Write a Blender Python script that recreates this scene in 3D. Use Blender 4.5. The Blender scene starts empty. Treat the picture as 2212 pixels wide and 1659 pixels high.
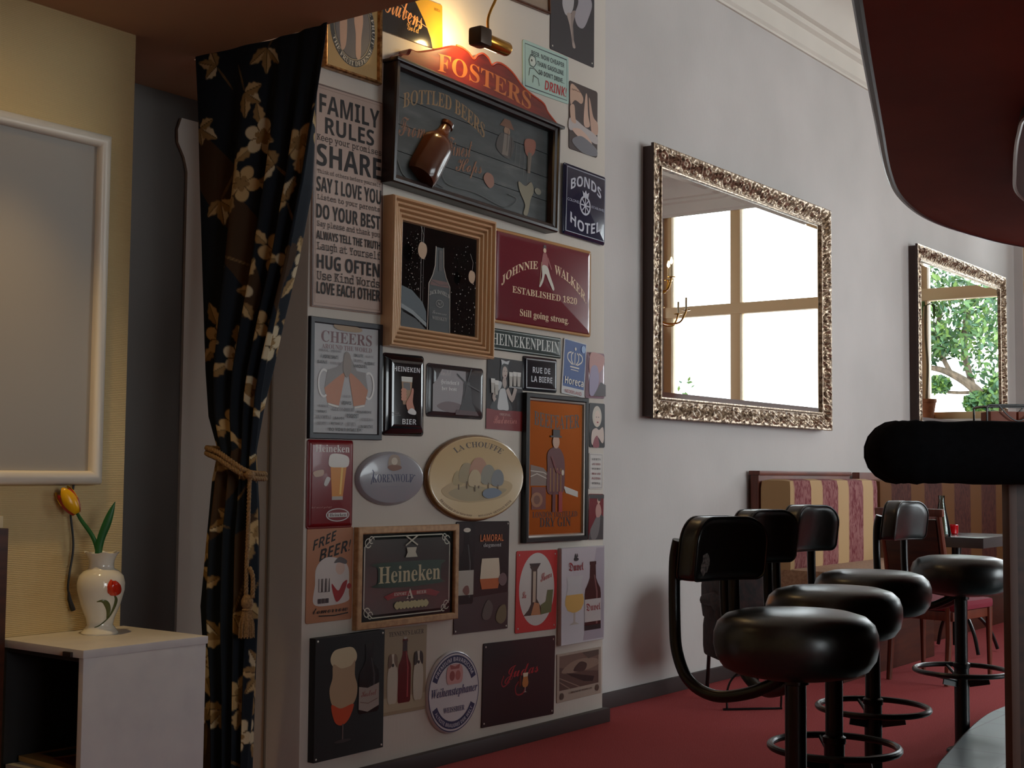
import bpy, bmesh, math, random
from mathutils import Vector, Matrix
random.seed(7)
S = bpy.context.scene
COL = S.collection
rad = math.radians

# ------------------------------------------------------------------ camera
cam = bpy.data.cameras.new('camera')
camo = bpy.data.objects.new('camera', cam)
COL.objects.link(camo)
S.camera = camo
yaw, pitch, roll = rad(36.75), rad(3.67), rad(0.525)
F = Vector((math.cos(yaw) * math.cos(pitch), math.sin(yaw) * math.cos(pitch), math.sin(pitch)))
R = Vector((math.sin(yaw), -math.cos(yaw), 0))
U = R.cross(F)
R2 = math.cos(roll) * R + math.sin(roll) * U
U2 = -math.sin(roll) * R + math.cos(roll) * U
camo.matrix_world = Matrix(((R2.x, U2.x, -F.x, 0), (R2.y, U2.y, -F.y, 0), (R2.z, U2.z, -F.z, 1.137), (0, 0, 0, 1)))
cam.sensor_width = 36
cam.lens = 36 * 2921 / 2212
cam.clip_start = 0.05

# ------------------------------------------------------------------ world, exposure
S.view_settings.view_transform = 'Standard'
S.view_settings.look = 'None'
S.view_settings.exposure = 0.12
S.view_settings.gamma = 1
S.view_settings.use_curve_mapping = False
w = bpy.data.worlds.new('sky')
S.world = w
w.use_nodes = True
w.node_tree.nodes['Background'].inputs[0].default_value = (0.88, 0.965, 1.0, 1)
w.node_tree.nodes['Background'].inputs[1].default_value = 7.4
S.cycles.max_bounces = 8
S.cycles.diffuse_bounces = 5
S.cycles.glossy_bounces = 4
S.cycles.transparent_max_bounces = 12
S.cycles.sample_clamp_indirect = 4
S.cycles.caustics_reflective = False
S.cycles.caustics_refractive = False


def area(name, loc, rot, sx, sy, power, col=(1, 1, 1), portal=False, spread=180):
    l = bpy.data.lights.new(name, 'AREA')
    l.shape = 'RECTANGLE'
    l.size, l.size_y, l.energy, l.color = sx, sy, power, col
    l.spread = rad(spread)
    if portal:
        l.cycles.is_portal = True
    o = bpy.data.objects.new(name, l)
    o.location, o.rotation_euler = loc, rot
    COL.objects.link(o)
    return o


# portals in the window openings (they only guide the sampling of the sky)
area('window_portal', (12.40, 1.12, 2.78), (rad(90), 0, rad(90)), 2.5, 2.3, 1, portal=True)
area('window_portal', (12.40, 3.05, 2.78), (rad(90), 0, rad(90)), 0.9, 2.3, 1, portal=True)
area('window_portal', (8.35, -4.1, 2.2), (rad(90), 0, 0), 4.3, 3.2, 1, portal=True)
area('window_portal', (0.5, -4.1, 1.85), (rad(90), 0, 0), 1.8, 1.9, 1, portal=True)


def spot(name, loc, target, power, col, size, blend=0.5, r=0.03):
    l = bpy.data.lights.new(name, 'SPOT')
    l.energy, l.color, l.spot_size, l.spot_blend, l.shadow_soft_size = power, col, rad(size), blend, r
    o = bpy.data.objects.new(name, l)
    o.location = loc
    o.rotation_euler = (Vector(target) - Vector(loc)).to_track_quat('-Z', 'Y').to_euler()
    COL.objects.link(o)
    return o


WARM = (1.0, 0.68, 0.28)
spot('downlight_light', (2.02, 3.02, 2.44), (2.28, 3.2, 0.66), 27, WARM, 62, 1.0, 0.03)
spot('downlight_glow', (2.02, 3.02, 2.44), (2.02, 3.1, 0.9), 0.9, WARM, 150, 0.6, 0.03)


# ------------------------------------------------------------------ materials
def lin(c):
    out = []
    for v in c[:3]:
        v = v / 255
        out.append(v / 12.92 if v <= 0.04045 else ((v + 0.055) / 1.055) ** 2.4)
    return tuple(out) + (1,)


MC = {}


def mat(c, rough=0.5, metal=0.0, spec=0.5, coat=0.0):
    k = (tuple(c), rough, metal, spec, coat)
    if k in MC:
        return MC[k]
    m = bpy.data.materials.new('paint_%d_%d_%d' % tuple(c[:3]))
    m.use_nodes = True
    b = m.node_tree.nodes['Principled BSDF']
    b.inputs['Base Color'].default_value = lin(c)
    b.inputs['Roughness'].default_value = rough
    b.inputs['Metallic'].default_value = metal
    b.inputs['Specular IOR Level'].default_value = spec
    b.inputs['Coat Weight'].default_value = coat
    MC[k] = m
    return m


class NT:
    def __init__(s, name, c=(128, 128, 128), rough=0.5, metal=0, spec=0.5):
        s.m = bpy.data.materials.new(name)
        s.m.use_nodes = True
        s.t = s.m.node_tree
        s.b = s.t.nodes['Principled BSDF']
        s.b.inputs['Base Color'].default_value = lin(c)
        s.b.inputs['Roughness'].default_value = rough
        s.b.inputs['Metallic'].default_value = metal
        s.b.inputs['Specular IOR Level'].default_value = spec

    def n(s, typ, **kw):
        n = s.t.nodes.new(typ)
        for k, v in kw.items():
            if k in n.inputs.keys():
                n.inputs[k].default_value = v
            else:
                setattr(n, k, v)
        return n

    def l(s, a, b):
        s.t.links.new(a, b)

    def coords(s, scale=(1, 1, 1), kind='Object'):
        tc = s.n('ShaderNodeTexCoord')
        mp = s.n('ShaderNodeMapping')
        mp.inputs['Scale'].default_value = scale
        s.l(tc.outputs[kind], mp.inputs[0])
        return mp.outputs[0]

    def ramp(s, fac, stops):
        r = s.n('ShaderNodeValToRGB')
        e = r.color_ramp.elements
        while len(e) < len(stops):
            e.new(0.5)
        for q, (p, c) in zip(e, stops):
            q.position = p
            q.color = lin(c)
        s.l(fac, r.inputs[0])
        return r.outputs[0]

    def bump(s, h, strength=0.3, dist=0.01):
        b = s.n('ShaderNodeBump')
        b.inputs['Strength'].default_value = strength
        b.inputs['Distance'].default_value = dist
        s.l(h, b.inputs['Height'])
        s.l(b.outputs[0], s.b.inputs['Normal'])

    def color(s, c):
        s.l(c, s.b.inputs['Base Color'])


def noisy(name, c1, c2, scale=(30, 30, 30), rough=0.6, bump=0.2, dist=0.004, detail=4, metal=0, spec=0.5, lo=0.35, hi=0.65):
    t = NT(name, c1, rough, metal, spec)
    v = t.coords(scale)
    n = t.n('ShaderNodeTexNoise', Scale=1.0, Detail=detail)
    t.l(v, n.inputs['Vector'])
    t.color(t.ramp(n.outputs[0], [(lo, c1), (hi, c2)]))
    if bump:
        t.bump(n.outputs[0], bump, dist)
    return t.m


def wallpaper(name, c, ribs=0.0, weave=0.0):
    t = NT(name, c, 0.75, 0, 0.3)
    v = t.coords()
    n1 = t.n('ShaderNodeTexNoise', Scale=1.3, Detail=3.0)
    t.l(v, n1.inputs['Vector'])
    c2 = tuple(int(x * 0.95) for x in c)
    t.color(t.ramp(n1.outputs[0], [(0.35, c), (0.65, c2)]))
    if ribs:
        wv = t.n('ShaderNodeTexWave', Scale=ribs, Distortion=1.2, wave_type='BANDS', bands_direction='Z')
        wv.inputs['Detail'].default_value = 2
        wv.inputs['Detail Scale'].default_value = 3
        t.l(v, wv.inputs['Vector'])
        t.bump(wv.outputs['Fac'], 0.35, 0.003)
    elif weave:
        v2 = t.coords((weave * 4, weave * 4, weave))
        n2 = t.n('ShaderNodeTexNoise', Scale=1.0, Detail=3.0)
        t.l(v2, n2.inputs['Vector'])
        t.bump(n2.outputs[0], 0.18, 0.003)
    return t.m


M = {}
M['wall_cream'] = wallpaper('cream_ribbed_wallpaper', (210, 184, 134), ribs=60)
M['wall_sign'] = wallpaper('off_white_painted_wall', (214, 204, 192), weave=20)
M['wall_grey'] = wallpaper('pale_woven_wallpaper', (202, 195, 191), weave=35)
M['ceiling'] = wallpaper('white_plaster', (225, 216, 205), weave=10)
M['soffit'] = wallpaper('beige_soffit_paint', (196, 160, 132), weave=10)
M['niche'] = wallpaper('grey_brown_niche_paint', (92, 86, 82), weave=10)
M['carpet'] = noisy('red_carpet', (160, 70, 74), (184, 88, 88), (220, 220, 220), 0.95, 0.6, 0.006, spec=0.1)
M['skirt'] = mat((52, 38, 36), 0.5)
M['black_leather'] = noisy('black_leather', (17, 19, 19), (27, 29, 28), (90, 90, 90), 0.31, 0.08, 0.002, spec=0.95)
M['black_metal'] = mat((8, 8, 9), 0.28, 0.0, 0.6)
M['wood_dark'] = noisy('dark_brown_wood', (74, 36, 20), (52, 24, 14), (3, 3, 40), 0.45, 0.05, 0.002)
M['wood_red'] = noisy('reddish_brown_wood', (120, 58, 38), (92, 42, 28), (4, 40, 4), 0.4, 0.05, 0.002)
M['gold_frame'] = noisy('antique_gold', (196, 150, 96), (120, 80, 44), (60, 60, 60), 0.35, 0.1, 0.002, metal=0.75)
M['brass'] = mat((190, 140, 60), 0.22, 1.0)
M['white_gloss'] = mat((228, 222, 212), 0.25)
M['cabinet_white'] = noisy('white_cabinet_foil', (214, 210, 208), (206, 202, 202), (12, 12, 12), 0.45, 0.0)


def glassmat(name, tint=(255, 255, 255), gloss=0.08):
    m = bpy.data.materials.new(name)
    m.use_nodes = True
    nt = m.node_tree
    nt.nodes.remove(nt.nodes['Principled BSDF'])
    tr = nt.nodes.new('ShaderNodeBsdfTransparent')
    tr.inputs[0].default_value = lin(tint)
    gl = nt.nodes.new('ShaderNodeBsdfGlossy')
    gl.inputs['Roughness'].default_value = 0.03
    fr = nt.nodes.new('ShaderNodeFresnel')
    fr.inputs[0].default_value = 1.45
    mx = nt.nodes.new('ShaderNodeMixShader')
    nt.links.new(fr.outputs[0], mx.inputs[0])
    nt.links.new(tr.outputs[0], mx.inputs[1])
    nt.links.new(gl.outputs[0], mx.inputs[2])
    nt.links.new(mx.outputs[0], nt.nodes['Material Output'].inputs[0])
    return m


M['glass'] = glassmat('window_glass')
M['clear_glass'] = glassmat('clear_bottle_glass', (225, 238, 235))
M['red_glass'] = mat((190, 12, 20), 0.12, 0, 0.6)
M['mirror'] = mat((240, 242, 242), 0.0, 1.0)


def emit(name, c, s):
    m = bpy.data.materials.new(name)
    m.use_nodes = True
    b = m.node_tree.nodes['Principled BSDF']
    b.inputs['Emission Color'].default_value = lin(c)
    b.inputs['Emission Strength'].default_value = s
    return m


M['bulb'] = emit('warm_bulb', (255, 210, 140), 12)


# ------------------------------------------------------------------ helpers
def tag(o, label=None, cat=None, group=None, kind=None):
    if label:
        o['label'] = label
    if cat:
        o['category'] = cat
    if group:
        o['group'] = group
    if kind:
        o['kind'] = kind
    return o


def empty(name, loc=(0, 0, 0), rot=(0, 0, 0), label=None, cat=None, group=None):
    o = bpy.data.objects.new(name, None)
    o.empty_display_size = 0.1
    o.location, o.rotation_euler = loc, rot
    COL.objects.link(o)
    return tag(o, label, cat, group)


class MB:
    """collects shapes for ONE mesh object"""

    def __init__(s):
        s.v, s.f, s.mi, s.mats = [], [], [], []

    def m(s, material):
        if material not in s.mats:
            s.mats.append(material)
        return s.mats.index(material)

    def add(s, verts, faces, material, T=None):
        b = len(s.v)
        i = s.m(material)
        if T is not None:
            verts = [T @ Vector(p) for p in verts]
        s.v += [tuple(p) for p in verts]
        for f in faces:
            s.f.append([b + q for q in f])
            s.mi.append(i)

    def box(s, lo, hi, material, bev=0.0, T=None):
        if bev:
            bm = bmesh.new()
            bmesh.ops.create_cube(bm, size=1)
            for v in bm.verts:
                v.co = Vector([(lo[k] + hi[k]) / 2 + v.co[k] * (hi[k] - lo[k]) for k in range(3)])
            bmesh.ops.bevel(bm, geom=bm.edges[:], offset=bev, segments=2, profile=0.7, affect='EDGES')
            bm.verts.ensure_lookup_table()
            bm.verts.index_update()
            s.add([v.co.copy() for v in bm.verts], [[v.index for v in f.verts] for f in bm.faces], material, T)
            bm.free()
            return
        x0, y0, z0 = lo
        x1, y1, z1 = hi
        vs = [(x0, y0, z0), (x1, y0, z0), (x1, y1, z0), (x0, y1, z0), (x0, y0, z1), (x1, y0, z1), (x1, y1, z1), (x0, y1, z1)]
        fs = [(0, 3, 2, 1), (4, 5, 6, 7), (0, 1, 5, 4), (1, 2, 6, 5), (2, 3, 7, 6), (3, 0, 4, 7)]
        s.add(vs, fs, material, T)

    def rings(s, loops, material, cap0=True, cap1=True, closed=False, T=None):
        n = len(loops[0])
        vs = [p for L in loops for p in L]
        fs = []
        m = len(loops)
        for i in range(m if closed else m - 1):
            a, b = i * n, ((i + 1) % m) * n
            for j in range(n):
                k = (j + 1) % n
                fs.append((a + j, a + k, b + k, b + j))
        if not closed:
            if cap0:
                fs.append(tuple(reversed(range(n))))
            if cap1:
                fs.append(tuple(range((m - 1) * n, m * n)))
        s.add(vs, fs, material, T)

    def lathe(s, prof, material, n=32, T=None, c=(0, 0, 0), cap=True):
        loops = [[(c[0] + r * math.cos(2 * math.pi * j / n), c[1] + r * math.sin(2 * math.pi * j / n), c[2] + z) for j in range(n)] for r, z in prof]
        s.rings(loops, material, cap, cap, T=T)

    def tube(s, pts, r, material, n=10, closed=False, T=None):
        pts = [Vector(p) for p in pts]
        N = len(pts)
        rs = r if isinstance(r, (list, tuple)) else [r] * N
        loops = []
        up = None
        for i in range(N):
            if closed:
                d = pts[(i + 1) % N] - pts[i - 1]
            else:
                d = pts[min(i + 1, N - 1)] - pts[max(i - 1, 0)]
            d.normalize()
            if up is None:
                up = Vector((0, 0, 1)) if abs(d.z) < 0.9 else Vector((1, 0, 0))
            a = up - d * up.dot(d)
            a.normalize()
            up = a
            b = d.cross(a)
            loops.append([pts[i] + (a * math.cos(2 * math.pi * j / n) + b * math.sin(2 * math.pi * j / n)) * rs[i] for j in range(n)])
        s.rings(loops, material, closed=closed, T=T)

    def prism(s, pts, z0, z1, material, T=None):
        n = len(pts)
        vs = [(x, y, z0) for x, y in pts] + [(x, y, z1) for x, y in pts]
        fs = [tuple(reversed(range(n))), tuple(range(n, 2 * n))] + [(i, (i + 1) % n, n + (i + 1) % n, n + i) for i in range(n)]
        s.add(vs, fs, material, T)

    def build(s, name, parent=None, smooth=30, loc=None, rot=None, uv=None):
        me = bpy.data.meshes.new(name)
        me.from_pydata(s.v, [], s.f)
        for m_ in s.mats:
            me.materials.append(m_)
        me.polygons.foreach_set('material_index', s.mi)
        if smooth:
            me.polygons.foreach_set('use_smooth', [True] * len(me.polygons))
            me.set_sharp_from_angle(angle=rad(smooth))
        me.update()
        o = bpy.data.objects.new(name, me)
        COL.objects.link(o)
        if parent:
            o.parent = parent
        if loc:
            o.location = loc
        if rot:
            o.rotation_euler = rot
        return o


def catmull(pts, per=6, closed=False):
    pts = [Vector(p) for p in pts]
    n = len(pts)
    out = []
    for i in range(n if closed else n - 1):
        g = (lambda k: pts[k % n]) if closed else (lambda k: pts[max(0, min(n - 1, k))])
        p0, p1, p2, p3 = g(i - 1), g(i), g(i + 1), g(i + 2)
        for k in range(per):
            t = k / per
            out.append(0.5 * ((2 * p1) + (p2 - p0) * t + (2 * p0 - 5 * p1 + 4 * p2 - p3) * t * t + (3 * p1 - p0 - 3 * p2 + p3) * t ** 3))
    if not closed:
        out.append(pts[-1])
    return out


def copy_tree(o, parent=None):
    c = o.copy()
    COL.objects.link(c)
    c.parent = parent
    for ch in list(o.children):
        copy_tree(ch, c)
    return c


# ------------------------------------------------------------------ the setting
YS = 3.40     # face of the sign wall and of the left wall
YM = 3.575    # face of the mirror wall
XE = 12.24    # face of the end wall
ZC = 4.30     # ceiling
ZS = 2.472    # underside of the low soffit


def struct(name, mb, smooth=30):
    return tag(mb.build(name, smooth=smooth), kind='structure')


b = MB(); b.box((-2.2, -4.2, -0.1), (XE + 0.2, 4.4, 0.0), M['carpet']); struct('floor', b)
b = MB(); b.box((-2.2, -4.2, ZC), (XE + 0.2, 4.4, ZC + 0.1), M['ceiling']); struct('ceiling', b)
b = MB(); b.box((5.268, YM, 0), (XE + 0.2, YM + 0.2, ZC), M['wall_grey']); struct('wall_back', b)
b = MB(); b.box((3.35, YS, 0), (5.268, 4.2, ZC), M['wall_sign'], 0.012); struct('wall_middle', b)
b = MB(); b.box((-2.1, YS, 0), (2.592, YS + 0.14, ZS + 0.02), M['wall_cream'], 0.004); struct('wall_left', b)
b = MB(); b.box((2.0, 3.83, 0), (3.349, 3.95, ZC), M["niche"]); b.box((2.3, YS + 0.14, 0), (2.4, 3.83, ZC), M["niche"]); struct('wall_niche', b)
b = MB(); b.box((-2.1, 1.5, ZS), (2.86, 4.3, ZC), M['soffit'])
b.box((2.86, 3.45, ZS), (3.349, 4.3, ZC), M["soffit"]); struct('ceiling_low', b)
b = MB(); b.box((-2.2, -4.2, 0), (-2.1, 4.4, ZC), M['wall_cream']); struct('wall_side', b)
# pilaster with a moulded cap at the back of the curtained passage
b = MB()
prof = [(3.152, 0.0), (3.15, 2.20), (3.135, 2.25), (3.105, 2.30), (3.102, 2.345), (3.118, 2.39), (3.349, 2.39), (3.349, 0.0)]
b.prism(prof, 0, 0.012, mat((196, 186, 176), 0.6), Matrix(((1, 0, 0, 0), (0, 0, 1, 3.818), (0, 1, 0, 0), (0, 0, 0, 1))))
struct('trim_1', b)
# front wall behind the viewer with two openings added for fill light
b = MB()
for x0_, x1_, z0_, z1_ in ((-2.2, -.6, 0, ZC), (1.4, 6.2, 0, ZC), (10.5, XE + .2, 0, ZC), (-.4, 1.4, 0, .9), (-.4, 1.4, 2.8, ZC), (6.2, 10.5, 0, .6), (6.2, 10.5, 3.8, ZC)):
    b.box((x0_, -4.2, z0_), (x1_, -4.0, z1_), M['wall_grey'])
struct('wall_front', b)
# end wall with the two tall windows
W1 = (-0.12, 2.36); W2 = (2.60, 3.50); SILL, TOP, TRAN = 1.64, 3.92, 2.80
b = MB()
b.box((XE, -4.2, 0), (XE + 0.2, W1[0], ZC), M['wall_grey']); b.box((XE, W1[1], 0), (XE + 0.2, W2[0], ZC), M['wall_grey'])
b.box((XE, W2[1], 0), (XE + 0.2, 3.78, ZC), M['wall_grey'])
for a_, c_ in (W1, W2):
    b.box((XE, a_, 0), (XE + 0.2, c_, SILL), M['wall_grey']); b.box((XE, a_, TOP), (XE + 0.2, c_, ZC), M['wall_grey'])
struct('wall_end', b)
TAN = mat((226, 190, 142), 0.5)


def window(name, a_, c_, mull):
    b = MB()
    x0, x1 = XE + 0.03, XE + 0.12
    b.box((x0, a_, SILL), (x1, a_ + 0.09, TOP), TAN, 0.006); b.box((x0, c_ - 0.09, SILL), (x1, c_, TOP), TAN, 0.006)
    b.box((x0, a_, TOP - 0.07), (x1, c_, TOP), TAN, 0.006); b.box((x0, a_, SILL), (x1, c_, SILL + 0.07), TAN, 0.006)
    b.box((x0 - 0.01, a_, TRAN - 0.055), (x1 - 0.005, c_, TRAN + 0.055), TAN, 0.006)
    for y in mull:
        b.box((x0 - 0.005, y - 0.055, SILL), (x1 - 0.003, y + 0.055, TOP), TAN, 0.006)
    o = struct(name, b)
    g = MB(); g.box((XE + 0.07, a_ + 0.05, SILL + 0.04), (XE + 0.076, c_ - 0.05, TOP - 0.04), M['glass'])
    g.build('pane', o)
    s = MB(); s.box((XE - 0.10, a_ - 0.03, SILL - 0.035), (XE + 0.05, c_ + 0.03, SILL), M['white_gloss'], 0.006)
    s.build('sill', o)
    return o


window('window_1', W1[0], W1[1], (0.715, 1.66))
window('window_2', W2[0], W2[1], ())
def fill_window(name, x0_, x1_, z0_, z1_, n_):
    b = MB()
    for k in range(n_ + 1):
        x = x0_ + .055 + (x1_ - x0_ - .11) * k / n_
        b.box((x - .055, -4.14, z0_), (x + .055, -4.06, z1_), TAN, 0.006)
    b.box((x0_, -4.138, z0_), (x1_, -4.062, z0_ + .1), TAN, 0.006); b.box((x0_, -4.138, z1_ - .1), (x1_, -4.062, z1_), TAN, 0.006)
    o = struct(name, b)
    g = MB(); g.box((x0_ + .05, -4.11, z0_ + .05), (x1_ - .05, -4.105, z1_ - .05), M['glass']); g.build('pane', o)


fill_window('fill_window_3', 6.2, 10.5, .6, 3.8, 2)  # unseen window, added and sized to send fill light from behind
fill_window('fill_window_4', -.4, 1.4, .9, 2.8, 2)  # unseen smaller window, added as cool fill for the left side
# pale pillar beside the first end window
b = MB(); b.box((XE - 0.14, -0.42, 0), (XE, -0.16, 2.55), M['white_gloss'], 0.008); b.box((XE - 0.17, -0.45, 2.55), (XE, -0.13, 2.6), M['white_gloss'], 0.008)
struct('trim_2', b)


def cornice(name, p0, p1, out):
    """moulded cornice from p0 to p1; out = direction into the room"""
    pr = [(0, 3.80), (0.014, 3.80), (0.014, 3.815), (0.03, 3.83), (0.034, 3.93), (0.06, 3.945), (0.062, 3.975), (0.09, 3.985), (0.10, 4.00),
          (0.12, 4.08), (0.17, 4.14), (0.24, 4.17), (0.24, 4.20), (0.27, 4.21), (0.27, 4.245), (0.36, 4.255), (0.36, 4.30), (0, 4.30)]
    b = MB()
    b.rings([[(p[0] + out[0] * d, p[1] + out[1] * d, z) for d, z in pr] for p in (p0, p1)], M['ceiling'])
    return struct(name, b)


cornice('trim_3', (5.27, YM), (XE, YM), (0, -1))
cornice('trim_4', (XE, 3.6), (XE, -4.0), (-1, 0))
b = MB(); b.box((5.268, YM - 0.022, 0), (XE, YM, 0.075), M['skirt'], 0.004); struct('baseboard_back', b)
b = MB(); b.box((3.34, YS - 0.03, 0), (5.285, YS + 0.05, 0.062), M['skirt'], 0.004); struct('baseboard_middle', b)
b = MB(); b.box((-2.0, YS - 0.02, 0), (2.592, YS, 0.07), M['skirt'], 0.004); struct('baseboard_left', b)
# vertical seam trim in the passage reveal, beside the curtain
b = MB(); b.box((3.343, 3.565, 0), (3.352, 3.572, 2.2), mat((120, 105, 90), 0.8)); struct('trim_5', b)

# ------------------------------------------------------------------ wall signs
_tc = bpy.data.curves.new('text_tool', 'FONT')
_to = bpy.data.objects.new('text_tool', _tc)
_tc.resolution_u = 3
GL = {}


def style_text(s, st):
    o = ''
    for ch in s:
        c = ord(ch)
        base = {'serif': (0x1D400, 0x1D41A, 0x1D7CE), 'script': (0x1D4D0, 0x1D4EA, 0x1D7CE), 'fraktur': (0x1D56C, 0x1D586, 0x1D7CE),
                'italic': (0x1D468, 0x1D482, 0x1D7CE), 'type': (0x1D670, 0x1D68A, 0x1D7F6), 'bold': (0x1D5D4, 0x1D5EE, 0x1D7EC), 'black': (0x1D5D4, 0x1D5EE, 0x1D7EC)}.get(st)
        if base and 65 <= c <= 90:
            o += chr(base[0] + c - 65)
        elif base and 97 <= c <= 122:
            o += chr(base[1] + c - 97)
        elif base and 48 <= c <= 57:
            o += chr(base[2] + c - 48)
        else:
            o += ch
    return o


def glyphs(s, st):
    k = (s, st)
    if k not in GL:
        _tc.body = style_text(s, st)
        _tc.offset = {}.get(st, 0.0)
        me = bpy.data.meshes.new_from_object(_to)
        vs = [(v.co.x, v.co.y) for v in me.vertices]
        fs = [tuple(p.vertices) for p in me.polygons]
        bpy.data.meshes.remove(me)
        GL[k] = (vs, fs)
    return GL[k]


PX = 0


def rrect(w_, h_, r, n=4, inset=0.0):
    w2, h2 = w_ / 2 - inset, h_ / 2 - inset
    r = max(0.0005, min(r, w2, h2) - inset * 0.6)
    pts = []
    for cx_, cy_, a0 in ((w2 - r, h2 - r, 0), (-w2 + r, h2 - r, 90), (-w2 + r, -h2 + r, 180), (w2 - r, -h2 + r, 270)):
        for i in range(n + 1):
            a = rad(a0 + 90 * i / n)
            pts.append((cx_ + r * math.cos(a), cy_ + r * math.sin(a)))
    return pts


class Sign:
    """one sign or picture; drawing coordinates are fractions of its own width and height"""

    def __init__(s, name, label, cat, cx, cz, w_, h_, rot=0.0, off=0.0, lean=0.0, group='signs and pictures on the sign wall', y=YS):
        s.root = empty(name, (cx, y - 0.001 - off, cz), (rad(90 + lean), 0, 0), label, cat, group)
        s.root.rotation_euler = (Matrix.Rotation(rad(90 + lean), 3, 'X') @ Matrix.Rotation(rad(rot), 3, 'Z')).to_euler()
        s.w, s.h, s.z, s.k, s.tn = w_, h_, 0.004, 0, 0
        s.parts = {}
        s.lab = {}

    def p(s, part):
        return s.parts.setdefault(part, MB())

    def xy(s, x, y):
        return ((x - 0.5) * s.w, (y - 0.5) * s.h)

    def nz(s):
        s.k += 1
        return s.z + 0.0002 * s.k

    # plates
    def plate(s, col, loops, r=0.01, rough=0.3, oval=False, part='plate', metal=0.0, coat=0.3, material=None):
        m = material or mat(col, rough, metal, 0.5, coat)
        if oval:
            n = 56
            L = [[((s.w / 2 - i) * math.cos(2 * math.pi * j / n), (s.h / 2 - i) * math.sin(2 * math.pi * j / n), z) for j in range(n)] for i, z in loops]
        else:
            L = [[(x, y, z) for x, y in rrect(s.w, s.h, r, 4, i)] for i, z in loops]
        s.p(part).rings(L, m)
        s.z = loops[-1][1]
        return s

    def flat(s, col, rough=0.35, r=0.008, t=0.003, **kw):
        return s.plate(col, [(0, 0), (0, t * 0.7), (t * 0.3, t)], r, rough, **kw)

    def emboss(s, col, rough=0.2, r=0.012, d=0.014, e=0.02, **kw):
        return s.plate(col, [(0, 0), (0, 0.003), (0.003, 0.0055), (0.006, 0.004), (0.007 + e * 0.3, 0.004 + d * 0.6), (0.007 + e * 0.7, 0.004 + d * 0.93), (0.007 + e, 0.004 + d)], r, rough, **kw)

    def canvas(s, col, t=0.02, rough=0.6):
        return s.plate(col, [(0, 0), (0, t - 0.001), (0.001, t)], 0.001, rough, coat=0.0)

    def framed(s, profile, material, part='frame'):
        """profile: (inset, z) pairs running from the wall outwards and in to the picture"""
        L = [[(s.w / 2 - i, s.h / 2 - i, z), (-s.w / 2 + i, s.h / 2 - i, z), (-s.w / 2 + i, -s.h / 2 + i, z), (s.w / 2 - i, -s.h / 2 + i, z)] for i, z in profile]
        s.p(part).rings(L, material, cap0=True, cap1=False)
        return s

    def panel(s, col, inset, z, rough=0.2, material=None, part='picture'):
        m = material or mat(col, rough, 0, 0.5)
        a, b_ = s.w / 2 - inset, s.h / 2 - inset
        s.p(part).box((-a, -b_, z - 0.004), (a, b_, z), m)
        s.z = z
        return s

    # drawing
    def P(s, part, pts, col, rough=0.35, metal=0.0):
        z = s.nz()
        s.p(part).add([(*s.xy(x, y), z) for x, y in pts], [tuple(range(len(pts)))], mat(col, rough, metal))
        return s

    def S(s, part, pts, col, per=5, **kw):
        return s.P(part, [(q.x, q.y) for q in catmull([(x, y, 0) for x, y in pts], per, True)], col, **kw)

    def B(s, part, x0, y0, x1, y1, col, **kw):
        return s.P(part, [(x0, y0), (x1, y0), (x1, y1), (x0, y1)], col, **kw)

    def E(s, part, cx, cy, rx, ry, col, n=28, a0=0, a1=360, **kw):
        m = n if a1 - a0 >= 360 else n + 1
        return s.P(part, [(cx + rx * math.cos(rad(a0 + (a1 - a0) * i / n)), cy + ry * math.sin(rad(a0 + (a1 - a0) * i / n))) for i in range(m)], col, **kw)

    def ring(s, part, cx, cy, rx, ry, wd, col, n=48, a0=0, a1=360):
        z = s.nz()
        vs, fs = [], []
        for i in range(n + 1):
            a = rad(a0 + (a1 - a0) * i / n)
            x, y = s.xy(cx + rx * math.cos(a), cy + ry * math.sin(a))
            d = Vector((math.cos(a), math.sin(a))) * wd / 2
            vs += [(x + d.x, y + d.y, z), (x - d.x, y - d.y, z)]
        for i in range(n):
            fs.append((2 * i, 2 * i + 1, 2 * i + 3, 2 * i + 2))
        s.p(part).add(vs, fs, mat(col, 0.35))
        return s

    def L(s, part, pts, wd, col, closed=False, smooth=0, **kw):
        """polyline of width wd metres"""
        if smooth:
            pts = [(q.x, q.y) for q in catmull([(x, y, 0) for x, y in pts], smooth, closed)]
        z = s.nz()
        q = [Vector(s.xy(x, y)) for x, y in pts]
        n = len(q)
        vs, fs = [], []
        for i in range(n):
            d = (q[(i + 1) % n] - q[i - 1]) if closed else (q[min(i + 1, n - 1)] - q[max(i - 1, 0)])
            d.normalize()
            o = Vector((-d.y, d.x)) * wd / 2
            if closed or 0 < i < n - 1:
                d1 = (q[i] - q[i - 1]).normalized()
                o *= 1 / max(0.5, abs(d.dot(d1)))
            vs += [(q[i].x + o.x, q[i].y + o.y, z), (q[i].x - o.x, q[i].y - o.y, z)]
        for i in range(n if closed else n - 1):
            j = (i + 1) % n
            fs.append((2 * i, 2 * i + 1, 2 * j + 1, 2 * j))
        s.p(part).add(vs, fs, mat(col, kw.get('rough', 0.35), kw.get('metal', 0)))
        return s

    def RB(s, part, x0, y0, x1, y1, wd, col):
        return s.L(part, [(x0, y0), (x1, y0), (x1, y1), (x0, y1)], wd, col, True)

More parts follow.
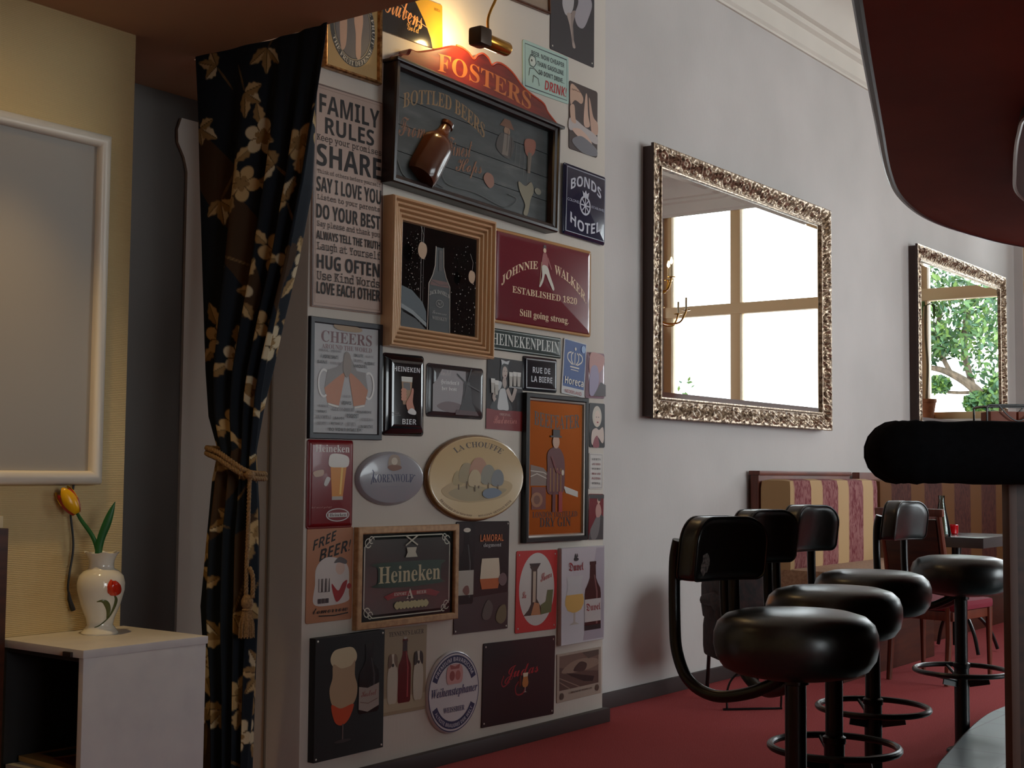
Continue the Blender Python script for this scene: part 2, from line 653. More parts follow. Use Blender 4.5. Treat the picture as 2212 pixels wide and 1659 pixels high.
    def T(s, part, txt, x0, y0, x1, y1, col, st='sans', bow=0.0, slope=0.0, rough=0.35, metal=0.0, skew=0.0):
        """text stretched into the box x0,y0,x1,y1; bow lifts the middle, slope lifts the right end"""
        vs, fs = glyphs(txt, st)
        ax, bx = min(v[0] for v in vs), max(v[0] for v in vs)
        ay, by = min(v[1] for v in vs), max(v[1] for v in vs)
        z = s.nz()
        out = []
        for vx, vy in vs:
            t = (vx - ax) / (bx - ax)
            q = (vy - ay) / (by - ay)
            x = x0 + (x1 - x0) * (t + skew * q)
            y = y0 + (y1 - y0) * q + bow * (1 - (2 * t - 1) ** 2) + slope * t
            out.append((*s.xy(x, y), z))
        s.tn += 1
        s.p(part + ('#%d' % s.tn if 'lettering' in part else '')).add(out, fs, mat(col, rough, metal))
        return s

    def A(s, part, txt, cx, cy, rx, ry, a0, a1, h_, col, st='sans', inward=False):
        """text on an elliptic arc from angle a0 to a1 (degrees); h_ letter height as a fraction of rx/ry"""
        vs, fs = glyphs(txt, st)
        ax, bx = min(v[0] for v in vs), max(v[0] for v in vs)
        ay, by = min(v[1] for v in vs), max(v[1] for v in vs)
        z = s.nz()
        out = []
        for vx, vy in vs:
            t = (vx - ax) / (bx - ax)
            q = (vy - ay) / (by - ay)
            a = rad(a0 + (a1 - a0) * t)
            k = 1 + (-h_ * (q - 0.5) if inward else h_ * (q - 0.5))
            out.append((*s.xy(cx + rx * k * math.cos(a), cy + ry * k * math.sin(a)), z))
        s.tn += 1
        s.p(part + '#%d' % s.tn).add(out, fs, mat(col, 0.35))
        return s

    # recurring printed motifs
    def bottle(s, part, cx, y0, y1, w_, col, label=None, neck=0.32, cap=None):
        h_ = y1 - y0
        pr = [(0.42, 0), (0.5, 0.03), (0.5, 0.52), (0.46, 0.6), (0.3, 0.68), (0.19, 0.76), (0.17, 0.95), (0.2, 0.955), (0.2, 1.0)]
        s.P(part, [(cx + a * w_, y0 + b_ * h_) for a, b_ in pr] + [(cx - a * w_, y0 + b_ * h_) for a, b_ in reversed(pr)], col, rough=0.25)
        s.P(part, [(cx + 0.2 * w_, y0 + 0.08 * h_), (cx + 0.3 * w_, y0 + 0.08 * h_), (cx + 0.3 * w_, y0 + 0.55 * h_), (cx + 0.12 * w_, y0 + 0.8 * h_), (cx + 0.06 * w_, y0 + 0.8 * h_), (cx + 0.2 * w_, y0 + 0.55 * h_)], tuple(min(255, int(v * 1.5 + 12)) for v in col))
        if label:
            s.B(part, cx - 0.5 * w_, y0 + 0.12 * h_, cx + 0.5 * w_, y0 + 0.45 * h_, label)
        if cap:
            s.E(part, cx, y0 + 0.99 * h_, 0.24 * w_, 0.03 * h_, cap)
        return s

    def glass(s, part, cx, y0, y1, w_, beer, foam, lvl=0.7, kind='pint'):
        h_ = y1 - y0
        if kind == 'pint':
            L = [(0.33, 0), (0.36, 0.1), (0.5, 0.98), (0.5, 1)]
        elif kind == 'tulip':
            s.P(part, [(cx - 0.28 * w_, y0), (cx + 0.28 * w_, y0), (cx + 0.05 * w_, y0 + 0.05 * h_), (cx + 0.05 * w_, y0 + 0.26 * h_), (cx - 0.05 * w_, y0 + 0.26 * h_), (cx - 0.05 * w_, y0 + 0.05 * h_)], (190, 180, 170))
            L = [(0.1, 0.25), (0.36, 0.3), (0.5, 0.42), (0.5, 0.52), (0.4, 0.7), (0.36, 0.8), (0.44, 1.0)]
        else:
            L = [(0.4, 0.0), (0.5, 0.3), (0.46, 0.75), (0.42, 1.0)]

        def cut(ya, yb, col):
            ys = sorted({ya, yb} | {q for _, q in L if ya < q < yb})
            def at(q):
                for (a, p0), (b_, p1) in zip(L, L[1:]):
                    if p0 <= q <= p1:
                        return a + (b_ - a) * (q - p0) / max(1e-6, p1 - p0)
                return L[0][0] if q < L[0][1] else L[-1][0]
            s.P(part, [(cx + at(q) * w_, y0 + q * h_) for q in ys] + [(cx - at(q) * w_, y0 + q * h_) for q in reversed(ys)], col)
        cut(L[0][1], lvl, beer)
        cut(lvl, 1.0, foam)
        return s

    def figure(s, part, cx, y0, y1, w_, coat, skin=(196, 160, 136), legs=(60, 54, 50), hat=None, flip=1):
        """small printed standing figure"""
        h_ = y1 - y0
        X = lambda a: cx + flip * a * w_
        Y = lambda a: y0 + a * h_
        s.P(part, [(X(-.22), Y(0)), (X(-.02), Y(0)), (X(.0), Y(.42)), (X(.06), Y(0)), (X(.26), Y(0)), (X(.22), Y(.5)), (X(-.2), Y(.5))], legs)
        s.S(part, [(X(-.28), Y(.4)), (X(-.3), Y(.62)), (X(-.34), Y(.76)), (X(-.14), Y(.82)), (X(.14), Y(.82)), (X(.34), Y(.76)), (X(.3), Y(.6)), (X(.28), Y(.4))], coat)
        s.P(part, [(X(.24), Y(.74)), (X(.5), Y(.56)), (X(.46), Y(.5)), (X(.18), Y(.64))], coat)
        s.E(part, X(.5), Y(.53), .07 * w_, .03 * h_, skin)
        s.E(part, X(0), Y(.9), .14 * w_, .085 * h_, skin)
        if hat:
            s.B(part, X(-.26), Y(.94), X(.26), Y(.96), hat)
            s.B(part, X(-.15), Y(.96), X(.15), Y(1.03), hat)
        return s

    def lady(s, part, dress=(200, 196, 190), hair=(210, 190, 150), skin=(205, 170, 150)):
        s.S(part, [(.3, .0), (.22, .3), (.3, .5), (.42, .6), (.62, .6), (.78, .5), (.86, .25), (.8, .0)], dress)
        s.S(part, [(.44, .54), (.45, .66), (.58, .66), (.62, .54)], skin)
        s.E(part, .5, .78, .19, .17, hair)
        s.E(part, .53, .75, .12, .13, skin)
        s.B(part, .47, .77, .51, .785, (60, 40, 36)).B(part, .56, .77, .6, .785, (60, 40, 36))
        s.E(part, .54, .68, .035, .013, (160, 30, 36))
        return s

    def screws(s, col=(210, 205, 195), m=0.05, part='screw'):
        n = 0
        for x in (m, 1 - m):
            for y in (m * s.w / s.h, 1 - m * s.w / s.h):
                b_ = MB()
                px, py = s.xy(x, y)
                b_.lathe([(0.004, 0), (0.004, 0.001), (0.002, 0.0022)], mat(col, 0.3, 0.6), 8, c=(px, py, s.z))
                s.extra = getattr(s, 'extra', []) + [(part, b_)]
        return s

    def done(s):
        for k, b_ in s.parts.items():
            o = b_.build(k.split('#')[0], s.root, smooth=24)
            if k == 'droplets_print':
                o['kind'] = 'stuff'
            if k in s.lab:
                o['label'] = s.lab[k]
        for k, b_ in getattr(s, 'extra', []):
            b_.build(k, s.root)
        return s.root


WHITE = (222, 214, 202); CREAM = (214, 196, 160); BLK = (22, 20, 20); RED = (150, 22, 28); GOLD = (206, 160, 96)
AMB = (196, 110, 34); FOAM = (232, 220, 196); BRN = (70, 34, 22); GRY = (140, 136, 134)

# 1 gold framed oval painting
s = Sign('framed_picture', 'gold framed oval painting with white lettering ring, top left beside the curtain', 'picture', 3.540, 2.750, .300, .356, .6)
s.framed([(0, 0), (0, .02), (.004, .026), (.012, .022), (.016, .012)], M['gold_frame'])
s.panel((176, 138, 74), .014, .012, 0.35)
s.E('oval_painting', .5, .52, .40, .42, (34, 30, 30), 48)
s.ring('oval_painting', .5, .52, .325, .345, .003, (170, 150, 120))
s.E('oval_painting', .5, .52, .31, .33, (92, 84, 84), 40)
s.S('oval_painting', [(.3, .25), (.27, .5), (.3, .7), (.36, .72), (.4, .55), (.38, .3)], (190, 150, 126))
s.S('oval_painting', [(.56, .22), (.55, .45), (.52, .6), (.56, .76), (.64, .78), (.68, .62), (.65, .42), (.64, .22)], (196, 154, 130))
s.E('oval_painting', .34, .77, .045, .05, (186, 146, 122)); s.E('oval_painting', .6, .82, .045, .05, (186, 146, 122))
s.A('lettering', 'THE FRUIT DEFENSE', .5, .52, .365, .385, 205, 335, .13, (205, 196, 180), 'serif', True)
s.A('lettering', 'PROTECT THE TRUE FRUIT', .5, .52, .365, .385, 170, -20, .13, (205, 196, 180), 'serif')
s.done()

# 2 yellow and black sign
s = Sign('tin_sign', 'yellow and black tin sign with orange script, half out at the top edge', 'sign', 3.878, 2.888, .372, .188, 1.7)
s.flat((180, 138, 36), 0.3)
s.P('dark_swoosh', [(0, 0), (.83, 0), (.8, .2), (.7, .52), (.58, .8), (.48, 1), (0, 1)], (30, 26, 26), rough=0.15)
s.L('dark_swoosh', [(.2, .95), (.3, .72), (.5, .52), (.78, .38)], .003, (200, 140, 90), smooth=5)
s.T('lettering', 'Rubens', .08, .40, .66, .86, (226, 150, 84), 'script', bow=.02, slope=-.1, skew=.04)
s.T('lettering', 'Gold', .42, .2, .62, .36, (210, 150, 60), 'script')
s.T('side_lettering', 'BIERE SPECIALE', .86, .82, .96, .88, (120, 84, 20), 'sans')
s.done()

# 3 thin dark framed picture at the top edge
s = Sign('framed_picture', 'thin brown framed picture cut by the top edge, right of the brass lamp', 'picture', 4.642, 3.176, .284, .061 + .25, 2.7)
s.root.location.z += .125
s.framed([(0, 0), (0, .016), (.003, .02), (.009, .02), (.011, .012)], noisy('dark_frame_wood', (92, 54, 34), (60, 34, 22), (60, 60, 60), .3, 0))
s.panel((150, 130, 112), .01, .010)
s.E('printed_motif', .5, .4, .25, .25, (110, 88, 70)).E('printed_motif', .5, .5, .1, .12, (180, 150, 126))
s.done()

# 4 pale green 'drink' sign
s = Sign('tin_sign', 'pale green tin sign reading BEER NOW CHEAPER THAN GASOLINE', 'sign', 4.780, 2.891, .350, .215, 1.2)
s.flat((168, 196, 186), 0.4, r=.012)
s.RB('border', .045, .07, .955, .93, .003, (52, 62, 70))
for i, t in enumerate(('BEER: NOW CHEAPER', 'THAN GASOLINE', 'SO DON\u2019T DRIVE...')):
    s.T('lettering', t, (.18, .3, .33)[i], .74 - .17 * i, (.9, .88, .9)[i], .84 - .17 * i, (44, 50, 54), 'bold')
s.T('red_lettering', 'DRINK!', .46, .13, .93, .33, (176, 34, 40), 'bold', skew=.04)
s.E('drinker_drawing', .2, .62, .06, .1, (196, 206, 196)).L('drinker_drawing', [(.12, .62), (.16, .74), (.26, .72), (.28, .6), (.22, .5), (.14, .52)], .003, (40, 44, 48), True)
s.L('drinker_drawing', [(.12, .3), (.14, .46), (.24, .48), (.34, .4), (.4, .46)], .003, (40, 44, 48)).L('drinker_drawing', [(.2, .18), (.22, .34), (.32, .3), (.34, .16)], .003, (40, 44, 48))
s.E('drinker_drawing', .18, .63, .014, .024, BLK).done()

# 5 dark poster with pale dress
s = Sign('tin_sign', 'dark tin sign with pale dress and legs, at the top right corner of wall', 'sign', 4.985, 3.191, .354, .371, 0)
s.flat((34, 32, 40), 0.35)
s.S('figure_print', [(.32, 1), (.3, .8), (.26, .62), (.34, .5), (.46, .56), (.52, .7), (.5, 1)], (176, 170, 172))
s.S('figure_print', [(.56, .95), (.62, .74), (.54, .56), (.6, .44), (.74, .44), (.86, .6), (.94, .8), (.8, .93), (.66, .9)], (158, 152, 158))
s.S('figure_print', [(.36, .52), (.46, .54), (.5, .4), (.52, .24), (.56, .15), (.5, .14), (.47, .25), (.42, .4)], (168, 150, 142))
s.S('figure_print', [(.46, .56), (.56, .6), (.5, .42), (.52, .24), (.49, .2), (.46, .4)], (140, 124, 118))
s.screws().done()

# 6 pin-up
s = Sign('tin_sign', 'brown tin sign of woman lying with raised legs below the dark dress sign', 'sign', 5.077, 2.744, .233, .312, 0)
s.flat((58, 40, 38), 0.35, r=.012)
s.S('figure_print', [(.05, .95), (.3, .92), (.48, .82), (.42, .72), (.2, .74), (.04, .66)], (196, 160, 138))
s.S('figure_print', [(.56, .86), (.62, .88), (.66, .6), (.72, .44), (.56, .4), (.5, .5)], (206, 170, 150))
s.S('figure_print', [(.68, .84), (.73, .82), (.84, .6), (1, .52), (1, .36), (.8, .34), (.72, .56)], (198, 160, 140))
s.S('figure_print', [(0, .44), (.2, .46), (.5, .4), (.8, .36), (1, .3), (.96, .2), (.6, .24), (.3, .3), (0, .28)], (188, 178, 176))
s.S('figure_print', [(.1, .3), (.36, .34), (.62, .28), (.8, .18), (.5, .2), (.3, .22)], (210, 176, 158))
s.S('figure_print', [(.12, .16), (.4, .24), (.7, .2), (.97, .12), (.94, .02), (.5, .0), (.16, .08)], (120, 118, 124))
s.S('figure_print', [(.02, .62), (.16, .66), (.2, .5), (.22, .4), (.06, .42)], (200, 164, 142))
s.T('small_lettering', 'hop & malt', .08, .87, .4, .9, (70, 40, 34), 'script').done()

# 7 navy hotel sign
s = Sign('enamel_sign', 'navy blue enamel sign with white wheel crest between two arched words', 'sign', 5.072, 2.348, .345, .323, -1.4, .01)
s.emboss((34, 36, 62), .15, d=.008, e=.012)
s.RB('border', .05, .05, .95, .95, .003, (170, 172, 186))
s.T('lettering', 'BONDS', .14, .64, .86, .79, (196, 196, 206), 'bold', bow=.1)
s.T('lettering', 'HOTEL', .14, .19, .86, .34, (196, 196, 206), 'bold', bow=-.1)
s.ring('crest', .48, .48, .115, .125, .009, (196, 196, 206)); s.E('crest', .48, .48, .03, .033, (196, 196, 206), 12)
for i in range(8):
    a = rad(45 * i)
    s.L('crest', [(.48 + .03 * math.cos(a), .48 + .033 * math.sin(a)), (.48 + .105 * math.cos(a), .48 + .115 * math.sin(a))], .006, (196, 196, 206))
s.P('crest', [(.42, .6), (.54, .6), (.56, .68), (.51, .65), (.48, .7), (.45, .65), (.4, .68)], (196, 196, 206))
s.T('small_lettering', 'COLONEL', .06, .475, .34, .515, (170, 172, 186)).T('small_lettering', 'ESTABLISHED', .62, .475, .94, .51, (170, 172, 186)).done()

# 8 tall rules board
s = Sign('rules_sign', 'tall beige sign with black FAMILY RULES lettering beside the curtain', 'sign', 3.539, 2.110, .367, .802, .8)
s.flat((176, 150, 136), 0.55, r=.004, t=.008, coat=0)
s.RB('worn_edge', .012, .006, .988, .994, .006, (84, 58, 48)); s.RB('worn_edge', .04, .02, .96, .98, .002, (120, 92, 80))
Y = [('FAMILY', .87, .955, .08, .94, 'black'), ('RULES', .78, .855, .16, .86, 'black'), ('Keep your promises', .735, .775, .05, .97, 'type'), ('SHARE', .63, .73, .05, .97, 'black'),
     ('Think of others before yourself', .592, .616, .06, .96, 'type'), ('SAY I LOVE YOU', .515, .582, .05, .97, 'bold'), ('Listen to your parents', .472, .505, .06, .95, 'type'),
     ('DO YOUR BEST', .395, .46, .05, .96, 'bold'), ('Say please and thank you', .352, .386, .06, .95, 'type'), ('ALWAYS TELL THE TRUTH', .302, .34, .05, .96, 'bold'),
     ('Laugh at Yourself', .245, .292, .06, .96, 'type'), ('HUG OFTEN', .172, .236, .06, .95, 'black'), ('Use Kind Words', .122, .166, .06, .95, 'type'), ('LOVE EACH OTHER', .06, .114, .06, .96, 'black')]
for t, y0, y1, x0, x1, st in Y:
    s.T('lettering', t, x0, y0, x1, y1, (30, 24, 24), st, rough=.7)
s.done()

# 9 dark red whisky sign
s = Sign('enamel_sign', 'dark red enamel sign with cream arched lettering and walking man', 'sign', 4.764, 1.945, .724, .396, -.2, .006)
s.plate((196, 150, 100), [(0, 0), (0, .008), (.004, .012), (.012, .008)], .01, .25, part='rim', coat=.4)
s.plate((112, 22, 38), [(.012, .002), (.012, .008), (.016, .012), (.03, .014)], .01, .18, coat=.5)
WHI = (226, 190, 150)
s.T('lettering', 'JOHNNIE', .06, .39, .415, .49, WHI, 'serif', bow=.055, slope=.25)
s.T('lettering', 'WALKER.', .59, .64, .94, .745, WHI, 'serif', bow=.055, slope=-.27)
s.T('lettering', 'ESTABLISHED 1820', .165, .345, .835, .42, WHI, 'serif')
s.T('lettering', 'Still going strong.', .24, .09, .745, .185, WHI, 'serif')
K = 'walking_man_emblem'
s.E(K, .485, .875, .015, .028, (220, 186, 150)).B(K, .466, .9, .504, .908, (60, 26, 30)).B(K, .473, .908, .497, .935, (60, 26, 30))
s.S(K, [(.455, .68), (.457, .78), (.47, .845), (.5, .845), (.52, .77), (.515, .69)], (150, 50, 48))
s.S(K, [(.458, .7), (.512, .7), (.545, .6), (.585, .48), (.57, .455), (.53, .54), (.492, .62), (.47, .53), (.442, .465), (.43, .475), (.458, .58)], (206, 196, 180))
s.L(K, [(.515, .8), (.54, .72), (.555, .68)], .008, (150, 50, 48)).L(K, [(.45, .74), (.435, .5)], .003, (200, 170, 120)).done()

# 10 framed black picture
s = Sign('framed_picture', 'large wooden ribbed frame around black picture of a whiskey bottle', 'picture', 4.045, 1.877, .630, .567, -.7, .0)
fr = NT('ribbed_gilt_wood', (196, 156, 120), .3, .2)
v = fr.coords((14, 14, 14)); n = fr.n('ShaderNodeTexNoise', Scale=6.0, Detail=4.0); fr.l(v, n.inputs['Vector'])
fr.color(fr.ramp(n.outputs[0], [(.35, (220, 186, 150)), (.65, (194, 156, 120))]))
pf = [(0, 0), (0, .05)]
for i in range(5):
    x = .001 + i * .0175
    zt = .058 - i * .007
    pf += [(x, zt - .008), (x + .002, zt - .002), (x + .006, zt), (x + .010, zt - .002), (x + .0122, zt - .010), (x + .0145, zt - .022)]
pf += [(.089, .02)]
s.framed(pf, mat((212, 172, 132), .34, .3))
s.panel((12, 12, 13), .086, .020, .06)
K = 'picture_print'
s.B('bar_print', .318, .145, .322, .852, (120, 116, 110)).B('thin_bar_print', .34, .145, .343, .852, (90, 86, 82))
s.P('barrel_print', [(.145, .42), (.24, .40), (.34, .33), (.375, .27), (.38, .2), (.26, .26), (.145, .3)], (64, 74, 80)).P('barrel_print', [(.145, .30), (.25, .265), (.38, .195), (.38, .165), (.25, .235), (.145, .27)], (130, 136, 138)).P('barrel_print', [(.145, .25), (.28, .21), (.38, .145), (.145, .145)], (36, 36, 38))
KB = 'bottle_print'
s.P(KB, [(.405, .145), (.6, .145), (.6, .47), (.56, .52), (.53, .6), (.525, .73), (.46, .73), (.455, .6), (.43, .52), (.4, .47)], (20, 19, 19))
s.L(KB, [(.457, .735), (.452, .6), (.43, .53), (.395, .47), (.39, .145)], .004, (176, 160, 144)).L(KB, [(.53, .735), (.535, .6), (.56, .53), (.598, .47), (.606, .145)], .004, (150, 136, 122))
s.P(KB, [(.42, .5), (.572, .5), (.592, .46), (.405, .46)], (96, 52, 42)).L(KB, [(.42, .49), (.5, .47), (.58, .48)], .004, (60, 30, 26)).B(KB, .485, .57, .515, .71, (50, 36, 32))
s.T('label_lettering', 'JACK DANIEL\u2019S', .402, .385, .592, .415, (176, 170, 162), 'serif', bow=.02).T('label_lettering', 'Tennessee', .43, .265, .57, .288, (150, 146, 140), 'script').T('label_lettering', 'WHISKEY', .43, .225, .575, .25, (150, 146, 140), 'serif')
s.ring(KB, .5, .34, .035, .024, .002, (150, 146, 140)).T('label_lettering', 'No.7', .48, .33, .52, .35, (150, 146, 140), 'serif')
rnd = random.Random(3)
for i in range(170):
    if rnd.random() < .5:
        x, y = rnd.uniform(.15, .315), .40 + .43 * rnd.random() ** 1.6
    else:
        x, y = rnd.uniform(.60, .84), rnd.uniform(.16, .8)
    r_ = rnd.choice((.0015, .0025, .003, .0045)) * .9
    s.E('droplets_print', x, y, r_, r_ * 1.1, rnd.choice(((150, 140, 128), (110, 104, 98), (190, 180, 168))), 6)
for x, y, r_ in ((.262, .67, .04), (.745, .56, .032)):
    s.S('ice_print#%d' % (x * 100), [(x - r_, y + .01), (x - r_ * .4, y + r_ * 1.3), (x + r_ * .8, y + r_), (x + r_, y - r_ * .3), (x + r_ * .3, y - r_ * 1.5), (x - r_ * .8, y - r_)], (176, 140, 106))
    s.L('splash_print#%d' % (x * 100), [(x, y + r_), (x + .01, y + .1), (x - .02, y + .16)], .0015, (150, 140, 130))
s.done()

# 11 street name plate
s = Sign('street_sign', 'long dark green street plate below the dark red enamel sign', 'sign', 4.645, 1.680, .524, .091, -.2)
s.emboss((44, 58, 56), .22, d=.003, e=.006, r=.006)
s.RB('border', .015, .08, .985, .92, .003, (150, 160, 156))
s.T('lettering', 'HEINEKENPLEIN', .04, .24, .965, .78, (206, 208, 202), 'serif').done()

# 12 blue crown plate
s = Sign('enamel_sign', 'small tilted blue and white plate with a white crown', 'sign', 5.010, 1.598, .182, .248, -4.5, .003)
s.flat((206, 204, 204), .3, r=.006)
s.B('blue_field', .04, .14, .96, .98, (36, 74, 140))
for i in range(5):
    x = .3 + i * .1
    s.L('crown_emblem', [(.5 + (x - .5) * .5, .56), (.5 + (x - .5) * 1.5, .64), (.5 + (x - .5) * 1.5, .74), (.5 + (x - .5) * .8, .78)], .006, WHITE, smooth=4)
s.B('crown_emblem', .3, .5, .7, .525, WHITE).B('crown_emblem', .33, .455, .67, .47, WHITE).E('crown_emblem', .5, .85, .04, .03, WHITE).E('crown_emblem', .85, .88, .09, .07, (150, 176, 214))
s.T('lettering', 'Horeca', .1, .19, .92, .32, WHITE, 'bold').T('red_lettering', 'NEDERLAND', .12, .03, .86, .09, (170, 60, 60), 'sans').done()

# 13 woman in pale dress small
s = Sign('tin_sign', 'small curled tin picture of a woman in pale purple beside the blue crown plate', 'sign', 5.183, 1.576, .160, .210, 1.1)
s.emboss((176, 150, 160), .15, d=.01, e=.02, r=.012)
s.S('figure_print', [(.2, .98), (.1, .7), (.16, .4), (.3, .3), (.5, .5), (.8, .66), (.9, .9), (.6, .98)], (186, 130, 122))
s.S('figure_print', [(.1, .3), (.2, .66), (.5, .7), (.6, .4), (.4, .1), (.14, .06)], (150, 136, 166))
s.P('figure_print', [(.3, .05), (.95, .05), (.95, .3), (.7, .36), (.5, .2)], (56, 40, 46)).done()

# 14 street plate beer
s = Sign('enamel_sign', 'small black enamel plate reading RUE DE LA BIERE', 'sign', 4.750, 1.553, .251, .149, .3)
s.emboss((30, 30, 38), .15, d=.007, e=.014, r=.01)
s.RB('border', .06, .09, .94, .91, .003, (170, 172, 178))
s.T('lettering', 'RUE DE', .24, .53, .76, .70, (196, 198, 204), 'bold').T('lettering', 'LA BIERE', .2, .27, .82, .44, (196, 198, 204), 'bold').done()

# 15 waitress
s = Sign('tin_sign', 'grey tin sign of a waitress with beer glasses over a red band', 'sign', 4.500, 1.455, .250, .299, -.9)
s.flat((60, 60, 62), .25)
s.B('red_band', 0, 0, 1, .28, (128, 30, 32))
s.T('lettering', 'ORIGINAL', .36, .2, .66, .235, (190, 150, 140), 'serif').T('lettering', 'Budweiser', .2, .08, .84, .19, (200, 120, 110), 'script', slope=.02)
WP_ = 'waitress_print'
s.S(WP_, [(.1, .29), (.2, .42), (.26, .5), (.3, .62), (.42, .66), (.56, .63), (.58, .5), (.62, .42), (.7, .29), (.4, .27)], (54, 54, 56))
s.S(WP_, [(.3, .29), (.32, .44), (.36, .56), (.5, .57), (.56, .44), (.6, .29), (.46, .28)], (196, 196, 196)).S(WP_, [(.24, .6), (.3, .67), (.4, .66), (.36, .57), (.26, .53)], (190, 190, 190))
s.S(WP_, [(.42, .64), (.43, .72), (.51, .72), (.53, .64), (.48, .58)], (176, 158, 148))
s.S(WP_, [(.36, .7), (.35, .86), (.42, .94), (.52, .94), (.57, .86), (.56, .78), (.5, .88), (.42, .84), (.41, .72)], (26, 24, 26))
s.S(WP_, [(.41, .76), (.42, .86), (.48, .89), (.54, .85), (.54, .77), (.48, .71)], (190, 170, 158)).B(WP_, .44, .82, .47, .826, BLK).B(WP_, .5, .82, .53, .826, BLK).E(WP_, .485, .76, .02, .008, (120, 60, 60))
s.P(WP_, [(.38, .9), (.44, .93), (.56, .92), (.6, .98), (.5, .96), (.36, .98)], (196, 196, 196))
s.L(WP_, [(.54, .58), (.68, .44), (.78, .6)], .022, (176, 158, 148), smooth=4).L(WP_, [(.28, .58), (.18, .46), (.22, .4)], .02, (176, 158, 148), smooth=4)
for x, y in ((.64, .62), (.75, .63), (.86, .63), (.14, .5), (.24, .48)):
    s.glass('beer_glass_print#%d' % (x * 100), x, y, y + .2, .11, (178, 170, 160), (216, 212, 206), .7)
s.B('tray_print', .58, .6, .94, .62, (150, 150, 150)).done()

# 16 mirror print, tall
s = Sign('bar_mirror', 'tall orange printed bar mirror in a black and silver frame', 'mirror', 4.859, 1.150, .474, .637, -.3)
s.framed([(0, 0), (0, .026), (.004, .03), (.018, .03), (.022, .026)], mat((24, 22, 22), .3), 'frame')
s.framed([(.022, .01), (.022, .024), (.03, .022), (.034, .014)], mat((150, 140, 132), .3, .6), 'inner_frame')
cm = mat((240, 138, 66), .16, .85)
s.panel(None, .033, .014, material=cm, part='copper_mirror')
K = 'printed_scene'
s.T('lettering', 'BEEFEATER', .15, .79, .88, .885, (58, 34, 22), 'serif', bow=-.02)
s.T('lettering', 'LONDON DISTILLED', .14, .165, .86, .205, (70, 26, 18), 'serif').T('lettering', 'DRY GIN', .25, .10, .75, .165, (58, 22, 16), 'serif')
s.P(K, [(.10, .38), (.4, .38), (.4, .45), (.3, .5), (.1, .52)], (120, 96, 84)).L(K, [(.1, .44), (.2, .46), (.4, .42)], .004, (190, 176, 160)).L(K, [(.1, .48), (.3, .47), (.42, .44)], .004, (190, 176, 160))
s.B('printed_post', .12, .22, .34, .37, (110, 40, 24)).E('printed_post', .2, .285, .09, .05, (150, 96, 60)).E('printed_post', .2, .285, .05, .03, (110, 60, 36))
s.P('printed_page', [(.62, .38), (.86, .34), (.86, .3), (.66, .33)], (196, 190, 180))
s.S('guard_figure', [(.36, .34), (.36, .5), (.36, .6), (.44, .64), (.54, .64), (.62, .58), (.64, .48), (.62, .34), (.5, .32)], (92, 26, 26))
for i in range(4):
    s.B('guard_figure', .4 + i * .055, .34, .415 + i * .055, .5, (150, 100, 40))
s.B('guard_figure', .44, .2, .49, .34, (96, 22, 22)).B('guard_figure', .54, .2, .6, .34, (150, 30, 30))
s.E('guard_figure', .49, .68, .055, .045, (190, 150, 126)).B('guard_figure', .4, .71, .58, .722, (40, 24, 22)).B('guard_figure', .44, .722, .55, .765, (40, 24, 22))
s.L('guard_figure', [(.42, .58), (.5, .48), (.6, .46)], .012, (110, 30, 28)).E('guard_figure', .6, .47, .02, .02, (206, 190, 170))
s.done()

# 17 blonde woman black
s = Sign('tin_sign', 'small black tin picture of a smiling woman with pale hair', 'sign', 5.205, 1.348, .128, .203, .4)
s.flat((30, 28, 34), .3)
s.E('portrait_print', .48, .7, .3, .24, (200, 188, 172)).E('portrait_print', .5, .66, .19, .18, (216, 192, 176))
s.B('portrait_print', .4, .68, .47, .695, BLK).B('portrait_print', .54, .68, .61, .695, BLK).E('portrait_print', .51, .57, .06, .018, (150, 40, 46))
s.S('portrait_print', [(.1, .1), (.14, .36), (.4, .44), (.6, .4), (.86, .46), (.92, .2), (.8, .1), (.5, .24), (.3, .06)], (206, 184, 172))
s.S('portrait_print', [(.2, .02), (.3, .2), (.5, .26), (.6, .02)], (140, 54, 66)).done()

# 18 small rules
s = Sign('tin_sign', 'small white tin plate with six short red and black lines', 'sign', 5.196, 1.139, .112, .162, -.5)
s.flat((206, 198, 192), .35, r=.004)
s.RB('border', .05, .04, .95, .96, .0015, (80, 70, 70))
for i, t in enumerate(('SHIRTS', 'AND SHOES', 'REQUIRED', 'BRAS AND', 'PANTIES', 'OPTIONAL')):
    s.T('lettering', t, .18, .80 - i * .135, .82, .86 - i * .135, (130, 36, 44) if i in (1, 3, 4) else (44, 36, 38), 'serif')
s.done()

# 19 red lady
s = Sign('tin_sign', 'small red tin picture of a woman in long grey skirt beside the bar mirror', 'sign', 5.20, .931, .122, .208, -1.1)
s.flat((124, 40, 48), .25)
s.P('figure_print', [(0, 0), (1, 0), (1, .5), (.7, .6), (.4, .4), (0, .1)], (58, 50, 52))
s.S('figure_print', [(.2, .02), (.1, .2), (.3, .36), (.5, .5), (.66, .6), (.76, .5), (.7, .2), (.5, .02)], (116, 108, 108)).S('figure_print', [(.5, .5), (.44, .66), (.56, .78), (.74, .76), (.84, .6), (.72, .5)], (190, 140, 130))
s.E('figure_print', .64, .86, .1, .08, (206, 168, 150)).E('figure_print', .68, .9, .12, .06, (60, 36, 30)).B('figure_print', 0, .9, 1, .985, (60, 52, 52)).done()

